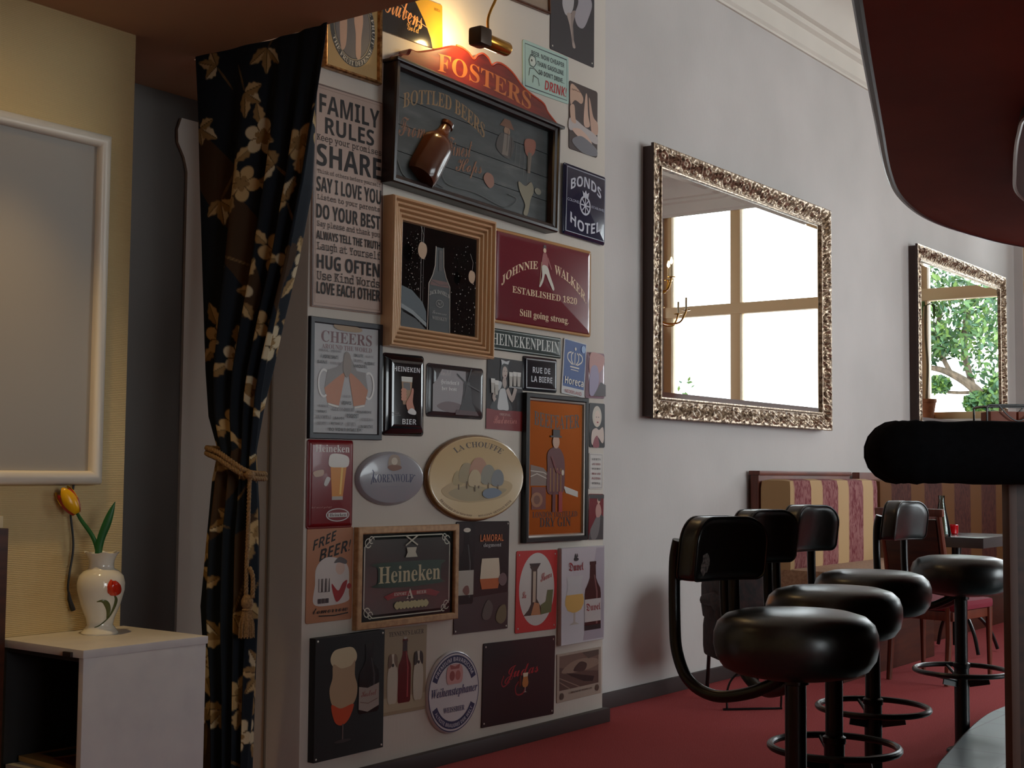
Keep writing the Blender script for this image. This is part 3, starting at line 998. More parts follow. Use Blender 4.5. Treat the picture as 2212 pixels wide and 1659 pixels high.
# 20 cheers
s = Sign('tin_sign', 'grey CHEERS tin sign of two clinking mugs in dark frame', 'sign', 3.543, 1.459, .375, .430, .4)
s.framed([(0, 0), (0, .012), (.002, .014), (.018, .014), (.022, .008)], mat((32, 32, 40), .4))
s.panel((164, 160, 160), .02, .008, .4)
s.T('title_lettering', 'CHEERS', .15, .80, .85, .895, (92, 34, 36), 'serif')
s.T('title_lettering', 'AROUND THE WORLD', .16, .745, .85, .785, (110, 70, 70), 'serif')
s.P('mug_drawing', [(.24, .3), (.2, .42), (.28, .52), (.46, .6), (.49, .58), (.4, .28)], (168, 96, 48)).P('mug_drawing', [(.2, .42), (.24, .57), (.36, .6), (.46, .66), (.5, .72), (.5, .58), (.44, .55), (.34, .5)], (118, 108, 104))
s.P('mug_drawing', [(.76, .3), (.8, .42), (.72, .52), (.55, .6), (.52, .58), (.6, .28)], (168, 96, 48)).P('mug_drawing', [(.8, .42), (.76, .57), (.64, .58), (.56, .68), (.5, .72), (.51, .58), (.58, .55), (.68, .5)], (118, 108, 104))
s.S('mug_drawing', [(.45, .58), (.46, .7), (.5, .735), (.55, .7), (.56, .58), (.5, .52)], (122, 104, 92))
s.ring('mug_drawing', .19, .46, .07, .11, .008, (206, 202, 198), a0=60, a1=300).ring('mug_drawing', .81, .46, .07, .11, .008, (206, 202, 198), a0=-120, a1=120)
s.L('mug_drawing', [(.25, .29), (.39, .268)], .006, (206, 200, 190)).L('mug_drawing', [(.61, .268), (.75, .29)], .006, (206, 200, 190))
s.S('cork_print', [(.32, .955), (.36, .915), (.6, .905), (.7, .92), (.68, .945), (.5, .965)], (150, 120, 84))
wd = [('\u00c0 VOTRE SANT\u00c9', .14, .665, .38, .7, 1), ('SKOL', .12, .72, .25, .74, 0), ('PROSIT', .28, .72, .42, .74, 0), ('SAN\u00c9', .1, .62, .23, .65, 1), ('L\u2019CHAIM', .27, .62, .42, .64, 0), ('SALUTE', .6, .7, .72, .725, 1), ('SANTE', .76, .7, .87, .72, 0),
      ('KANPAI', .6, .655, .72, .68, 0), ('NA ZDRAVI', .75, .64, .88, .665, 1), ('MOZEL', .6, .61, .78, .635, 1), ('KIPPIS', .44, .29, .56, .32, 1), ('SALUD', .45, .35, .55, .37, 0), ('GEZONDHEID', .3, .235, .6, .265, 0),
      ('NOROC', .12, .26, .25, .28, 0), ('FENEKEDRE', .64, .225, .84, .245, 1), ('PROOST', .5, .18, .66, .215, 1), ('YAMAS', .1, .215, .22, .235, 1), ('KAMPAI', .1, .165, .28, .195, 0), ('SAUDE', .33, .165, .46, .185, 1), ('BOTTOMS UP', .28, .12, .44, .14, 1), ('CIN CIN', .5, .11, .62, .145, 0), ('IN SANITAS', .68, .1, .86, .125, 1), ('CHEERIO', .7, .16, .86, .185, 0), ('SERIFE', .1, .115, .24, .14, 0), ('\u2018TO YOUR HEALTH!\u2019', .24, .068, .72, .094, 1)]
for t, x0, y0, x1, y1, d in wd:
    s.T('toast_lettering', t, x0, y0, x1, y1, (44, 40, 42) if d else (112, 106, 108), 'bold' if d else 'serif')
s.done()

# 21 black beer sign with hand
s = Sign('tin_sign', 'black embossed tin sign with hand holding a beer glass', 'sign', 3.859, 1.420, .237, .310, .5)
s.emboss((16, 16, 20), .12, d=.02, e=.035, r=.014, coat=.6)
s.T('lettering', 'HEINEKEN', .17, .78, .8, .84, (190, 190, 192), 'bold').T('lettering', 'BIER', .38, .14, .72, .205, (190, 190, 192), 'bold')
s.T('small_lettering', 'het beste', .14, .265, .3, .285, (120, 116, 116), 'script').T('small_lettering', 'het meest getapt', .14, .235, .34, .255, (120, 116, 116), 'script')
s.glass('glass_print', .48, .38, .72, .27, (150, 108, 66), (206, 202, 192), .82)
s.P('glass_print', [(.4, .56), (.56, .56), (.555, .65), (.39, .65)], (92, 84, 80))
for i in range(4):
    s.S('hand_print', [(.34, .56 - i * .036), (.38, .58 - i * .036), (.46, .57 - i * .036), (.46, .54 - i * .036), (.36, .535 - i * .036)], (190, 120, 86))
s.S('hand_print', [(.52, .3), (.46, .4), (.56, .5), (.6, .58), (.64, .56), (.62, .42), (.66, .32)], (186, 112, 80)).S('hand_print', [(.5, .3), (.6, .34), (.7, .3), (.68, .26), (.54, .27)], (206, 200, 196)).done()

# 22 windmill
s = Sign('tin_sign', 'wide embossed grey tin sign with a dark windmill', 'sign', 4.172, 1.448, .356, .208, -.2)
s.emboss((60, 55, 57), .25, d=.016, e=.03, r=.014, coat=.15)
s.P('sky_print', [(.05, .1), (.62, .1), (.62, .9), (.2, .9), (.12, .7), (.05, .6)], (146, 138, 140)).S('sky_print', [(.12, .2), (.3, .3), (.55, .25), (.6, .12), (.3, .1)], (110, 90, 92))
s.T('lettering', 'Amstel', .16, .78, .36, .9, (190, 180, 180), 'script').T('lettering', 'Heineken\u2019s', .18, .6, .5, .71, (232, 228, 226), 'fraktur').T('lettering', 'het best', .2, .49, .46, .58, (232, 228, 226), 'fraktur')
s.P('windmill_print', [(.5, .12), (.82, .12), (.78, .22), (.74, .3), (.71, .6), (.69, .7), (.62, .72), (.58, .66), (.58, .5), (.55, .28)], (38, 28, 32))
s.L('windmill_print', [(.64, .66), (.46, .84)], .006, (40, 32, 34)).L('windmill_print', [(.64, .66), (.72, .96)], .006, (40, 32, 34)).L('windmill_print', [(.64, .66), (.88, .54)], .006, (60, 52, 54)).L('windmill_print', [(.64, .66), (.6, .4)], .006, (60, 52, 54))
s.P('windmill_print', [(.44, .06), (.86, .06), (.82, .14), (.46, .16)], (74, 36, 40)).done()

# 23 red glass
s = Sign('tin_sign', 'red glossy tin sign of a foaming beer glass with white title', 'sign', 3.474, 1.084, .230, .313, .2)
s.emboss((122, 16, 24), .3, d=.008, e=.012, r=.01, coat=.1)
s.T('lettering', 'Heineken', .13, .86, .88, .945, (214, 206, 200), 'serif', slope=-.0)
s.P('glass_print', [(.5, .36), (.74, .36), (.82, .72), (.46, .72)], (206, 130, 34)).B('glass_print', .5, .32, .74, .36, (170, 160, 150)).P('glass_print', [(.66, .38), (.7, .38), (.74, .7), (.7, .7)], (236, 190, 90))
s.S('glass_print', [(.44, .7), (.42, .78), (.48, .84), (.7, .84), (.86, .8), (.84, .7), (.64, .69)], (216, 210, 202))
s.S('label_print', [(.1, .64), (.1, .6), (.16, .58), (.3, .6), (.3, .66)], (190, 160, 140)).S('label_print', [(.32, .5), (.38, .48), (.46, .56), (.38, .58)], (196, 190, 186))
s.T('small_lettering', 'het meest getapt', .06, .225, .5, .25, (180, 130, 120), 'script')
s.E('badge', .63, .15, .26, .075, (196, 190, 186), 36).E('badge', .63, .15, .235, .064, (122, 20, 28), 36).B('badge', .42, .125, .84, .175, (206, 200, 196)).T('badge', 'Heineken', .45, .133, .81, .168, (60, 20, 22), 'serif').done()

# 24 grey oval
s = Sign('oval_sign', 'smaller grey oval tin sign with dark blue lettering', 'sign', 3.789, 1.104, .374, .201, .5)
s.plate((150, 146, 152), [(0, 0), (0, .005), (.004, .012), (.010, .017), (.018, .019)], 0, .25, oval=True, coat=.3)
s.T('lettering', 'KORENWOLF', .2, .43, .8, .58, (34, 36, 78), 'serif', slope=.0).L('lettering', [(.18, .4), (.22, .62), (.2, .66)], .004, (34, 36, 78)).L('lettering', [(.76, .42), (.82, .56), (.84, .55)], .004, (34, 36, 78))
s.S('animal_emblem', [(.44, .7), (.43, .82), (.47, .93), (.57, .93), (.61, .82), (.6, .7), (.52, .66)], (150, 128, 110)).E('animal_emblem', .52, .82, .045, .07, (196, 180, 160)).S('animal_emblem', [(.42, .7), (.5, .64), (.62, .68), (.6, .74), (.46, .75)], (120, 70, 44))
s.T('small_lettering', 'natuurlijk vertroebeld witbier', .32, .33, .68, .36, (120, 116, 130)).done()

# 25 cream oval
s = Sign('oval_sign', 'large cream oval tin sign with brown rim and pale landscape', 'sign', 4.299, 1.107, .635, .349, .5, .004)
s.plate((120, 84, 50), [(0, 0), (0, .006), (.005, .016), (.010, .018)], 0, .2, oval=True, part='rim', coat=.5)
s.plate((204, 176, 130), [(.008, .004), (.009, .019), (.014, .021), (.02, .0195)], 0, .28, oval=True, coat=.4)
s.A('lettering', 'LA CHOUFFE', .5, .5, .40, .385, 127, 51, .17, (70, 52, 40), 'serif')
s.A('small_lettering', 'BRASSERIE D\u2019ACHOUFFE', .5, .5, .44, .44, 212, 262, .06, (120, 92, 66), 'serif', True).A('small_lettering', 'BELGIAN ARTISAN BEER', .5, .5, .44, .44, 270, 322, .06, (120, 92, 66), 'serif', True)
s.S('landscape_print', [(.14, .38), (.3, .47), (.45, .43), (.62, .5), (.84, .44), (.84, .34), (.7, .25), (.4, .22), (.2, .28)], (186, 160, 118)).S('landscape_print', [(.2, .34), (.42, .42), (.6, .38), (.8, .36), (.64, .26), (.36, .24)], (166, 148, 112))
for x, y, r_, c in ((.3, .5, .05, (170, 150, 106)), (.38, .56, .07, (158, 140, 104)), (.5, .6, .085, (176, 128, 100)), (.6, .54, .07, (140, 134, 118)), (.7, .5, .06, (120, 122, 124)), (.46, .5, .06, (190, 168, 130))):
    s.S('landscape_print', [(x - r_, y - r_ * 1.4), (x - r_ * 1.1, y), (x - r_ * .5, y + r_ * 1.4), (x + r_ * .4, y + r_ * 1.5), (x + r_, y + r_ * .4), (x + r_ * .9, y - r_ * 1.2), (x, y - r_ * 1.7)], c).B('landscape_print', x - .006, y - r_ * 2.6, x + .006, y - r_ * 1.4, (104, 80, 56))
s.S('landscape_print', [(.54, .3), (.56, .36), (.66, .38), (.74, .33), (.7, .28), (.6, .26)], (112, 124, 140)).done()

# 26 free beer
s = Sign('tin_sign', 'orange brown tin sign reading FREE BEER! tomorrow', 'sign', 3.481, .765, .231, .331, 0)
s.flat((176, 118, 84), .4)
s.T('lettering', 'FREE', .12, .76, .6, .87, BLK, 'black', slope=.1, skew=.06).T('lettering', 'BEER!', .26, .64, .92, .77, BLK, 'black', slope=.1, skew=.06)
s.S('barman_drawing', [(.16, .2), (.18, .4), (.2, .58), (.4, .68), (.7, .66), (.9, .56), (.92, .3), (.9, .2), (.5, .17)], (206, 196, 190))
s.E('barman_drawing', .72, .56, .1, .07, (206, 176, 160)).S('barman_drawing', [(.58, .62), (.7, .68), (.86, .64), (.84, .6), (.7, .62)], (90, 84, 84)).S('barman_drawing', [(.54, .4), (.58, .28), (.66, .2), (.8, .28), (.88, .42), (.78, .4), (.68, .32)], (156, 30, 34)).E('barman_drawing', .92, .36, .05, .03, (156, 30, 34))
for x in (.26, .34, .42):
    s.L('barman_drawing', [(x, .46), (x, .32), (x + .06, .32), (x + .06, .46)], .003, (80, 70, 70)).B('barman_drawing', x - .02, .2, x + .05, .25, (70, 56, 60))
s.T('script_lettering', 'tomorrow', .14, .095, .9, .155, BLK, 'script', slope=.0).L('script_lettering', [(.26, .07), (.6, .06), (.9, .075)], .004, BLK).done()

# 27 framed brewery mirror
s = Sign('bar_mirror', 'wide framed green and silver printed bar mirror with pale wooden frame', 'mirror', 3.892, .741, .579, .370, -.3)
fw = noisy('pale_frame_wood', (196, 154, 110), (170, 128, 86), (50, 50, 50), .4, 0)
s.framed([(0, 0), (0, .022), (.003, .025), (.022, .025), (.026, .021), (.026, .012)], fw)
s.panel((14, 22, 20), .025, .012, .12, part='dark_border')
s.P('silver_mirror', [(.12, .13), (.88, .13), (.93, .2), (.93, .8), (.88, .87), (.12, .87), (.07, .8), (.07, .2)], (120, 120, 118), rough=.16, metal=.7)
GRN = (196, 196, 180)
s.L('scroll_border', [(.16, .1), (.84, .1), (.92, .2), (.92, .8), (.84, .9), (.16, .9), (.08, .8), (.08, .2)], .004, GRN, True)
for x in (.11, .89):
    for y in (.16, .84):
        s.ring('scroll_border', x, y, .028, .044, .004, GRN, 20, 20, 330).ring('scroll_border', x + (.03 if x < .5 else -.03), y + (.03 if y > .5 else -.03), .022, .034, .004, GRN, 16, 0, 300)
s.S('title_banner', [(.16, .4), (.2, .44), (.2, .58), (.16, .63), (.5, .64), (.86, .63), (.83, .58), (.83, .44), (.86, .4), (.5, .38)], (22, 52, 34))
s.T('title_lettering', 'Heineken', .21, .43, .82, .6, (190, 176, 140), 'serif')
s.P('ribbon', [(.26, .3), (.36, .34), (.72, .34), (.82, .3), (.78, .26), (.66, .29), (.4, .29), (.3, .26)], (140, 30, 34)).T('ribbon', 'EXPORT', .36, .3, .48, .33, (206, 196, 180), 'serif').T('ribbon', 'BEER', .58, .3, .68, .33, (206, 196, 180), 'serif')
s.T('letter_emblem', 'A', .48, .26, .55, .36, (206, 196, 180), 'serif')
for i in range(9):
    s.S('hop_emblem', [(.36 + i * .035, .2 + .02 * (i % 2)), (.39 + i * .035, .24), (.42 + i * .035, .2), (.39 + i * .035, .16)], (186, 176, 130))
s.P('emblem', [(.46, .68), (.58, .68), (.56, .73), (.57, .78), (.47, .78), (.48, .73)], (186, 180, 160)).L('emblem', [(.46, .8), (.58, .9)], .006, (186, 180, 160)).L('emblem', [(.58, .8), (.46, .9)], .006, (186, 180, 160)).done()

# 28 dark tall with bottle and glass
s = Sign('tin_sign', 'dark brown tin sign with tall bottle and orange title beside the pale framed mirror', 'sign', 4.359, .709, .354, .443, -.9, -.0)
s.flat((40, 30, 32), .25)
s.P('table_print', [(0, 0), (1, 0), (1, .34), (0, .3)], (62, 30, 30))
s.bottle('bottle_print', .2, .26, .93, .27, (24, 18, 18), (176, 168, 156), cap=(206, 196, 180))
s.S('bottle_print', [(.14, .38), (.18, .42), (.24, .42), (.26, .36), (.2, .34)], (120, 70, 60))
s.glass('glass_print', .64, .38, .66, .38, (190, 92, 30), (214, 196, 170), .34, 'round')
s.S('hop_print#1', [(.5, .14), (.55, .24), (.62, .28), (.7, .22), (.66, .12), (.56, .1)], (92, 76, 70)).S('hop_print#2', [(.76, .1), (.82, .2), (.94, .22), (.96, .1), (.86, .05)], (112, 96, 66)).E('hop_print', .88, .46, .08, .06, (110, 80, 80))
s.T('lettering', 'LAMORAL', .44, .815, .88, .88, (206, 104, 34), 'black').T('lettering', 'degmont', .5, .755, .84, .80, (170, 166, 164), 'serif').screws(m=.03).done()

# 29 red stocking
s = Sign('tin_sign', 'bright red tin sign with white oval and beer tap drawing', 'sign', 4.739, .626, .300, .343, -1.1)
s.flat((196, 40, 36), .35)
s.E('white_oval', .5, .52, .43, .45, (206, 198, 192), 48)
s.P('tap_drawing', [(.18, .2), (.3, .27), (.36, .34), (.36, .76), (.32, .8), (.54, .8), (.5, .76), (.5, .4), (.6, .3), (.62, .2)], (70, 48, 40)).B('tap_drawing', .4, .36, .47, .74, (190, 170, 150)).P('tap_drawing', [(.36, .2), (.6, .2), (.56, .34), (.44, .36)], (190, 130, 90)).P('tap_drawing', [(.3, .84), (.58, .84), (.54, .8), (.34, .8)], (56, 40, 36))
s.P('green_stocking', [(.6, .2), (.86, .22), (.9, .5), (.76, .5), (.72, .36), (.6, .32)], (104, 108, 66))
s.T('lettering', 'La', .14, .42, .24, .5, (186, 80, 76), 'script').T('lettering', 'Socar', .58, .6, .86, .7, (186, 80, 76), 'script', slope=.06).screws(m=.06).done()

# 30 white with glass and bottle
s = Sign('tin_sign', 'white thick tin sign with red title, tulip glass and brown bottle', 'sign', 5.074, .588, .348, .424, -.1)
s.plate((204, 200, 206), [(0, 0), (0, .016), (.002, .019), (.006, .018)], .004, .3)
s.P('print_background', [(.5, .02), (.98, .02), (.98, .98), (.8, .98)], (176, 166, 178))
s.glass('glass_print', .3, .2, .7, .42, (222, 178, 96), (206, 204, 206), .62, 'tulip')
s.bottle('bottle_print', .72, .12, .84, .38, (72, 36, 34), (206, 198, 196)); s.B('bottle_print', .53, .12, .91, .17, (36, 22, 24))
s.T('bottle_print', 'Duvel', .56, .32, .9, .4, (150, 34, 40), 'fraktur')
s.T('lettering', 'Duvel', .16, .755, .50, .845, (150, 26, 34), 'fraktur')
s.S('emblem', [(.28, .88), (.32, .9), (.38, .88), (.36, .86), (.3, .86)], (40, 34, 40)).P('emblem', [(.29, .9), (.31, .94), (.33, .9), (.35, .94), (.37, .9)], (40, 34, 40)).done()

# 31 black canvas
s = Sign('canvas_print', 'black canvas print of a foaming tulip glass near the floor by curtain', 'picture', 3.567, .337, .355, .425, .1)
s.canvas((18, 17, 18), .03)
s.S('glass_print', [(.21, .82), (.26, .88), (.38, .895), (.52, .89), (.585, .83), (.57, .77), (.48, .73), (.34, .73), (.24, .76)], (206, 190, 156))
s.S('glass_print', [(.25, .77), (.36, .73), (.5, .74), (.56, .78), (.56, .66), (.6, .56), (.58, .46), (.5, .4), (.34, .38), (.24, .44), (.2, .56), (.24, .66)], (176, 148, 118))
s.S('glass_print', [(.23, .44), (.36, .4), (.52, .42), (.55, .4), (.48, .3), (.38, .26), (.28, .3)], (196, 76, 44))
s.B('glass_print', .385, .14, .405, .27, (96, 84, 80)).E('glass_print', .395, .13, .12, .014, (60, 54, 54))
s.bottle('bottle_print', .77, .32, .9, .30, (30, 26, 27)); s.P('bottle_print', [(.62, .36), (.75, .33), (.92, .37), (.92, .56), (.75, .53), (.62, .55)], (160, 146, 138))
s.T('bottle_print', 'Kasteel', .65, .46, .88, .51, (130, 46, 46), 'script').L('bottle_print', [(.64, .42), (.76, .4), (.9, .43)], .003, (120, 90, 84)).screws(m=.03).done()

# 32 beige dogs
s = Sign('tin_sign', 'narrow beige tin sign of red bottle between two dogs', 'sign', 3.893, .386, .242, .320, -.9)
s.flat((158, 138, 110), .4, r=.003)
s.T('lettering', 'TENNENT\u2019S LAGER', .1, .90, .92, .955, (66, 48, 40), 'serif')
s.B('ground_print', .0, .04, 1, .2, (176, 158, 130))
s.bottle('bottle_print', .48, .12, .86, .30, (104, 26, 28)); s.B('bottle_print', .43, .72, .53, .84, (52, 22, 22)).E('bottle_print', .48, .87, .04, .015, (170, 160, 150))
for cx_, f in ((.2, 1), (.8, -1)):
    s.S('dog_print#%d' % f, [(cx_ - .1, .16), (cx_ - .12, .4), (cx_ - .08, .56), (cx_ + .06, .58), (cx_ + .12, .44), (cx_ + .1, .16), (cx_, .13)], (196, 184, 166))
    s.E('dog_print#%d' % f, cx_, .62, .1, .08, (200, 188, 170)).S('dog_print#%d' % f, [(cx_ - .1, .66), (cx_ - .04, .7), (cx_ - .02, .58), (cx_ - .1, .54)], (110, 84, 66) if f > 0 else (54, 36, 30)).S('dog_print#%d' % f, [(cx_ + .1, .66), (cx_ + .03, .7), (cx_ + .03, .6), (cx_ + .1, .54)], (120, 96, 76) if f > 0 else (54, 36, 30)).E('dog_print#%d' % f, cx_, .57, .028, .02, (40, 30, 28))
s.done()

# 33 white and blue oval
s = Sign('oval_sign', 'white oval tin sign with blue lettering ring near the floor', 'sign', 4.174, .269, .325, .319, -.7)
s.plate((208, 202, 204), [(0, 0), (0, .005), (.003, .010), (.008, .013)], 0, .3, oval=True)
s.ring('border', .5, .5, .475, .475, .004, (50, 50, 90), 64)
s.ring('blue_band', .5, .5, .40, .40, .030, (40, 42, 84), 40, 22, 158).ring('blue_band', .5, .5, .40, .40, .030, (40, 42, 84), 40, 205, 335)
s.A('band_lettering', 'PREMIUM BAVARICUM', .5, .5, .40, .40, 150, 30, .13, (196, 192, 200), 'bold').A('band_lettering', '\u00c4LTESTE BRAUEREI DER WELT', .5, .5, .40, .40, 212, 328, .13, (196, 192, 200), 'bold', True)
s.T('lettering', 'Weihenstephaner', .07, .43, .95, .57, (44, 44, 92), 'italic', slope=.01)
s.T('lettering', 'WEISSBIER', .3, .26, .7, .325, (70, 66, 104), 'serif')
s.S('crest', [(.36, .62), (.36, .8), (.5, .84), (.64, .8), (.64, .62), (.5, .6)], (206, 150, 146)).E('crest', .45, .7, .05, .06, (150, 70, 66)).E('crest', .56, .7, .05, .06, (176, 96, 90)).P('crest', [(.42, .78), (.58, .78), (.6, .84), (.5, .81), (.4, .84)], (160, 84, 80)).done()

# 34 black with red script
s = Sign('tin_sign', 'square black tin sign with red script and small glass', 'sign', 4.622, .262, .509, .337, -1.4)
s.flat((24, 20, 24), .3, r=.006)
s.T('lettering', 'Judas', .29, .48, .76, .68, (176, 30, 36), 'script', slope=.03)
s.L('flourish', [(.28, .58), (.25, .5), (.28, .45), (.36, .5)], .006, (140, 28, 34), smooth=5).L('flourish', [(.5, .5), (.44, .42), (.46, .33), (.54, .33), (.58, .4)], .007, (140, 28, 34), smooth=5)
s.glass('glass_print', .575, .34, .58, .085, (190, 120, 60), (222, 206, 180), .8, 'tulip').bottle('bottle_print', .5, .42, .58, .035, (92, 40, 30)).screws(m=.03).done()

# 35 sepia train photo
s = Sign('photo_print', 'pale bordered sepia photograph of a railway train near the floor', 'picture', 5.070, .235, .351, .210, .2)
s.flat((172, 156, 140), .45, r=.002)
s.B('photo', .05, .24, .94, .95, (120, 96, 84)).P('photo', [(.05, .24), (.94, .24), (.94, .5), (.5, .58), (.05, .72)], (92, 70, 62)).S('photo', [(.1, .6), (.3, .78), (.6, .82), (.9, .76), (.9, .62), (.5, .56)], (146, 122, 106))
s.P('photo', [(.2, .58), (.5, .5), (.84, .4), (.8, .3), (.6, .34), (.3, .5)], (44, 30, 28)).S('photo', [(.36, .6), (.5, .76), (.66, .7), (.6, .56)], (70, 50, 44)).L('photo', [(.05, .5), (.4, .3), (.5, .24)], .004, (150, 130, 116)).L('photo', [(.05, .42), (.28, .24)], .004, (150, 130, 116))
s.P('photo', [(.55, .95), (.7, .8), (.94, .84), (.94, .95)], (92, 76, 68))
s.T('lettering', 'COMPAGNIE DES WAGONS LITS', .25, .14, .78, .18, (60, 44, 40), 'serif').E('badge#1', .1, .12, .045, .07, (92, 76, 66)).E('badge#2', .9, .14, .045, .07, (92, 76, 66)).done()

# 36 large beer board with carved crest
s = Sign('beer_board', 'large black wooden beer board with red carved crest and brown bottle', 'sign board', 4.257, 2.429, 1.080, .476, -1.8, lean=0)
DK = noisy('dark_stained_frame', (46, 30, 28), (30, 20, 20), (20, 20, 20), .35, .05)
s.framed([(0, 0), (0, .06), (.004, .068), (.014, .07), (.018, .062), (.030, .058), (.034, .05), (.034, .028)], DK)
s.lab['frame'] = 'dark moulded box frame'
pl = NT('black_painted_planks', (40, 44, 44), .42)
v = pl.coords((3, 14, 3)); n = pl.n('ShaderNodeTexNoise', Scale=2.0, Detail=5.0); pl.l(v, n.inputs['Vector'])
pl.color(pl.ramp(n.outputs[0], [(.35, (34, 38, 38)), (.62, (54, 58, 58)), (.75, (78, 80, 78))]))
hb = (.476 - .06) / 4
for i in range(4):
    y0 = -.208 + i * hb
    s.p('plank_panel').box((-.51, y0 + .0012, .012), (.51, y0 + hb - .0012, .028), pl.m)
s.z = .0282
cre = [(-.524, .236), (-.500, .262), (-.466, .273), (-.448, .297), (-.409, .3), (-.362, .316), (-.283, .348), (-.202, .383), (-.151, .392), (-.099, .384), (-.064, .366), (-.039, .390), (-.004, .406), (.032, .398), (.056, .376), (.087, .394), (.133, .399), (.199, .383), (.267, .346), (.336, .327), (.426, .310), (.463, .278), (.541, .240)]
cc = [(q.x, q.y) for q in catmull([(x, y, 0) for x, y in cre], 4)]
CR = noisy('red_lacquered_wood', (128, 38, 24), (92, 24, 18), (6, 30, 6), .3, .04)
# crest with bevelled upper edge
def inset_poly(pts, d):
    out = []
    n_ = len(pts)
    for i in range(n_):
        a_, b_, c_ = Vector(pts[i - 1]), Vector(pts[i]), Vector(pts[(i + 1) % n_])
        d1, d2 = (b_ - a_).normalized(), (c_ - b_).normalized()
        nn = Vector((d1.y + d2.y, -d1.x - d2.x))
        nn = nn.normalized() if nn.length > 1e-6 else Vector((d1.y, -d1.x))
        out.append((b_.x + nn.x * d, b_.y + nn.y * d))
    return out
cp = cc + [(.541, .232), (-.524, .232)]
s.p('crest').rings([[(x, y, .0) for x, y in cp], [(x, y, .045) for x, y in cp], [(x, y, .054) for x, y in inset_poly(cp, .008)]], CR)
s.p('crest_trim').tube([(x, y, .05) for x, y in cc[30:]], .0045, mat((196, 84, 56), .35), 6)
s.p('cornice').box((-.548, .222, .0), (.556, .236, .078), DK, .004)
s.z = .0545
LT = (186, 104, 44)
def mt(part, txt, x0, y0, x1, y1, col, st, **kw):
    return s.T(part, txt, x0 / 1.08 + .5, y0 / .476 + .5, x1 / 1.08 + .5, y1 / .476 + .5, col, st, **kw)
mt('crest_lettering', 'FOSTERS', -.29, .252, .33, .325, LT, 'serif', bow=.04)
s.z, s.k = .0284, 0
GP = (150, 116, 72)
mt('board_lettering', 'BOTTLED BEERS', -.455, .066, .05, .125, GP, 'serif', bow=.13)
mt('board_lettering', 'From', -.475, -.045, -.32, .03, (128, 84, 54), 'script', slope=.05)
mt('board_lettering', 'Finest', -.19, -.055, -.03, .02, (128, 84, 54), 'script', slope=.05)
mt('board_lettering', 'Hops', -.13, -.13, .04, -.05, (128, 84, 54), 'script', slope=.05)
q = lambda x, y: (x / 1.08 + .5, y / .476 + .5)
K = 'painted_waiter'
s.E(K, *q(.20, .135), .02, .04, (150, 116, 90)).P(K, [q(.15, .15), q(.25, .15), q(.22, .185), q(.18, .185)], (120, 76, 50)).S(K, [q(.13, .05), q(.15, .11), q(.2, .125), q(.25, .1), q(.24, .04), (q(.2, .02))], (70, 62, 58)).P(K, [q(.17, .03), q(.21, .03), q(.22, .12), q(.18, .12)], (120, 110, 100))
s.S('painted_glass#1', [q(.33, .13), q(.33, .08), q(.36, .06), q(.4, .09), q(.4, .14)], (150, 84, 62)).P('painted_glass#1', [q(.35, -.01), q(.37, -.01), q(.38, .08), q(.35, .08)], (116, 100, 84)).S('painted_glass#2', [q(.29, -.06), q(.3, -.1), q(.34, -.15), q(.33, -.19), q(.36, -.19), q(.38, -.12), q(.4, -.08), q(.38, -.045), q(.34, -.07)], (130, 122, 100))
s.S('painted_shell#1', [q(.05, -.1), q(.07, -.07), q(.11, -.075), q(.12, -.11), q(.09, -.13)], (140, 96, 78)).E('painted_shell#2', *q(.43, -.075), .022, .03, (128, 126, 112))
for i in range(6):
    x = .20 + .03 * i
    s.L('painted_streaks', [q(x, .05 - .02 * i), q(x + .01, .14 - .01 * i)], .002, (84, 84, 80))
s.L('painted_scrolls', [q(-.48, -.13), q(-.44, -.19), q(-.36, -.2), q(-.28, -.18), q(-.2, -.19)], .004, (70, 72, 70), smooth=5).L('painted_scrolls', [q(-.22, -.12), q(-.18, -.17), q(0, -.17), q(.2, -.19), q(.28, -.14), q(.22, -.13)], .004, (70, 72, 70), smooth=5)
# half-round glass bottle fixed on the board
bt = [(.0, 0), (.066, .004), (.072, .02), (.074, .05), (.074, .165), (.068, .19), (.05, .215), (.034, .235), (.026, .26), (.024, .285), (.030, .29), (.030, .305), (.024, .31), (.0, .312)]
n_ = 24
loops = [[(r_ * math.cos(2 * math.pi * j / n_), z_, max(-.004, r_ * .95 * math.sin(2 * math.pi * j / n_))) for j in range(n_)] for r_, z_ in bt]
Tb = Matrix.Translation((-.358, -.188, .03)) @ Matrix.Rotation(rad(-33), 4, 'Z')
BG = mat((84, 44, 22), .2, 0, .5, .2)
s.p('glass_bottle').rings([list(reversed(l_)) for l_ in loops], BG, T=Tb)
s.done()

# brass picture lamp over the board
o = empty('picture_lamp', (4.05, YS, 3.05), label='brass picture lamp on curved arm above the red crested board', cat='lamp')
b = MB()
for r_, x0, x1, mm in ((.028, .0, .135, M['brass']),):
    n_ = 16
    L = []
    for rr, xx in ((.001, x0), (.027, x0), (.028, x0 + .004), (.028, x1 - .004), (.027, x1), (.001, x1)):
        L.append([(xx, -.235 + rr * math.cos(2 * math.pi * j / n_), -.252 + rr * math.sin(2 * math.pi * j / n_)) for j in range(n_)])
    b.rings(L, mm)
b.build('lamp_shade', o)
b = MB(); b.box((-.075, -.27, -.285), (-.004, -.205, -.215), mat((66, 50, 36), .35, .5), .014); b.build('lamp_socket', o)
b = MB(); b.tube(catmull([(.015, -.235, -.228), (.012, -.235, -.16), (.05, -.24, -.08), (.11, -.22, .0), (.15, -.15, .05), (.16, -.06, .06), (.16, 0, .06)], 6), .0055, M['brass'], 8); b.build('arm', o)
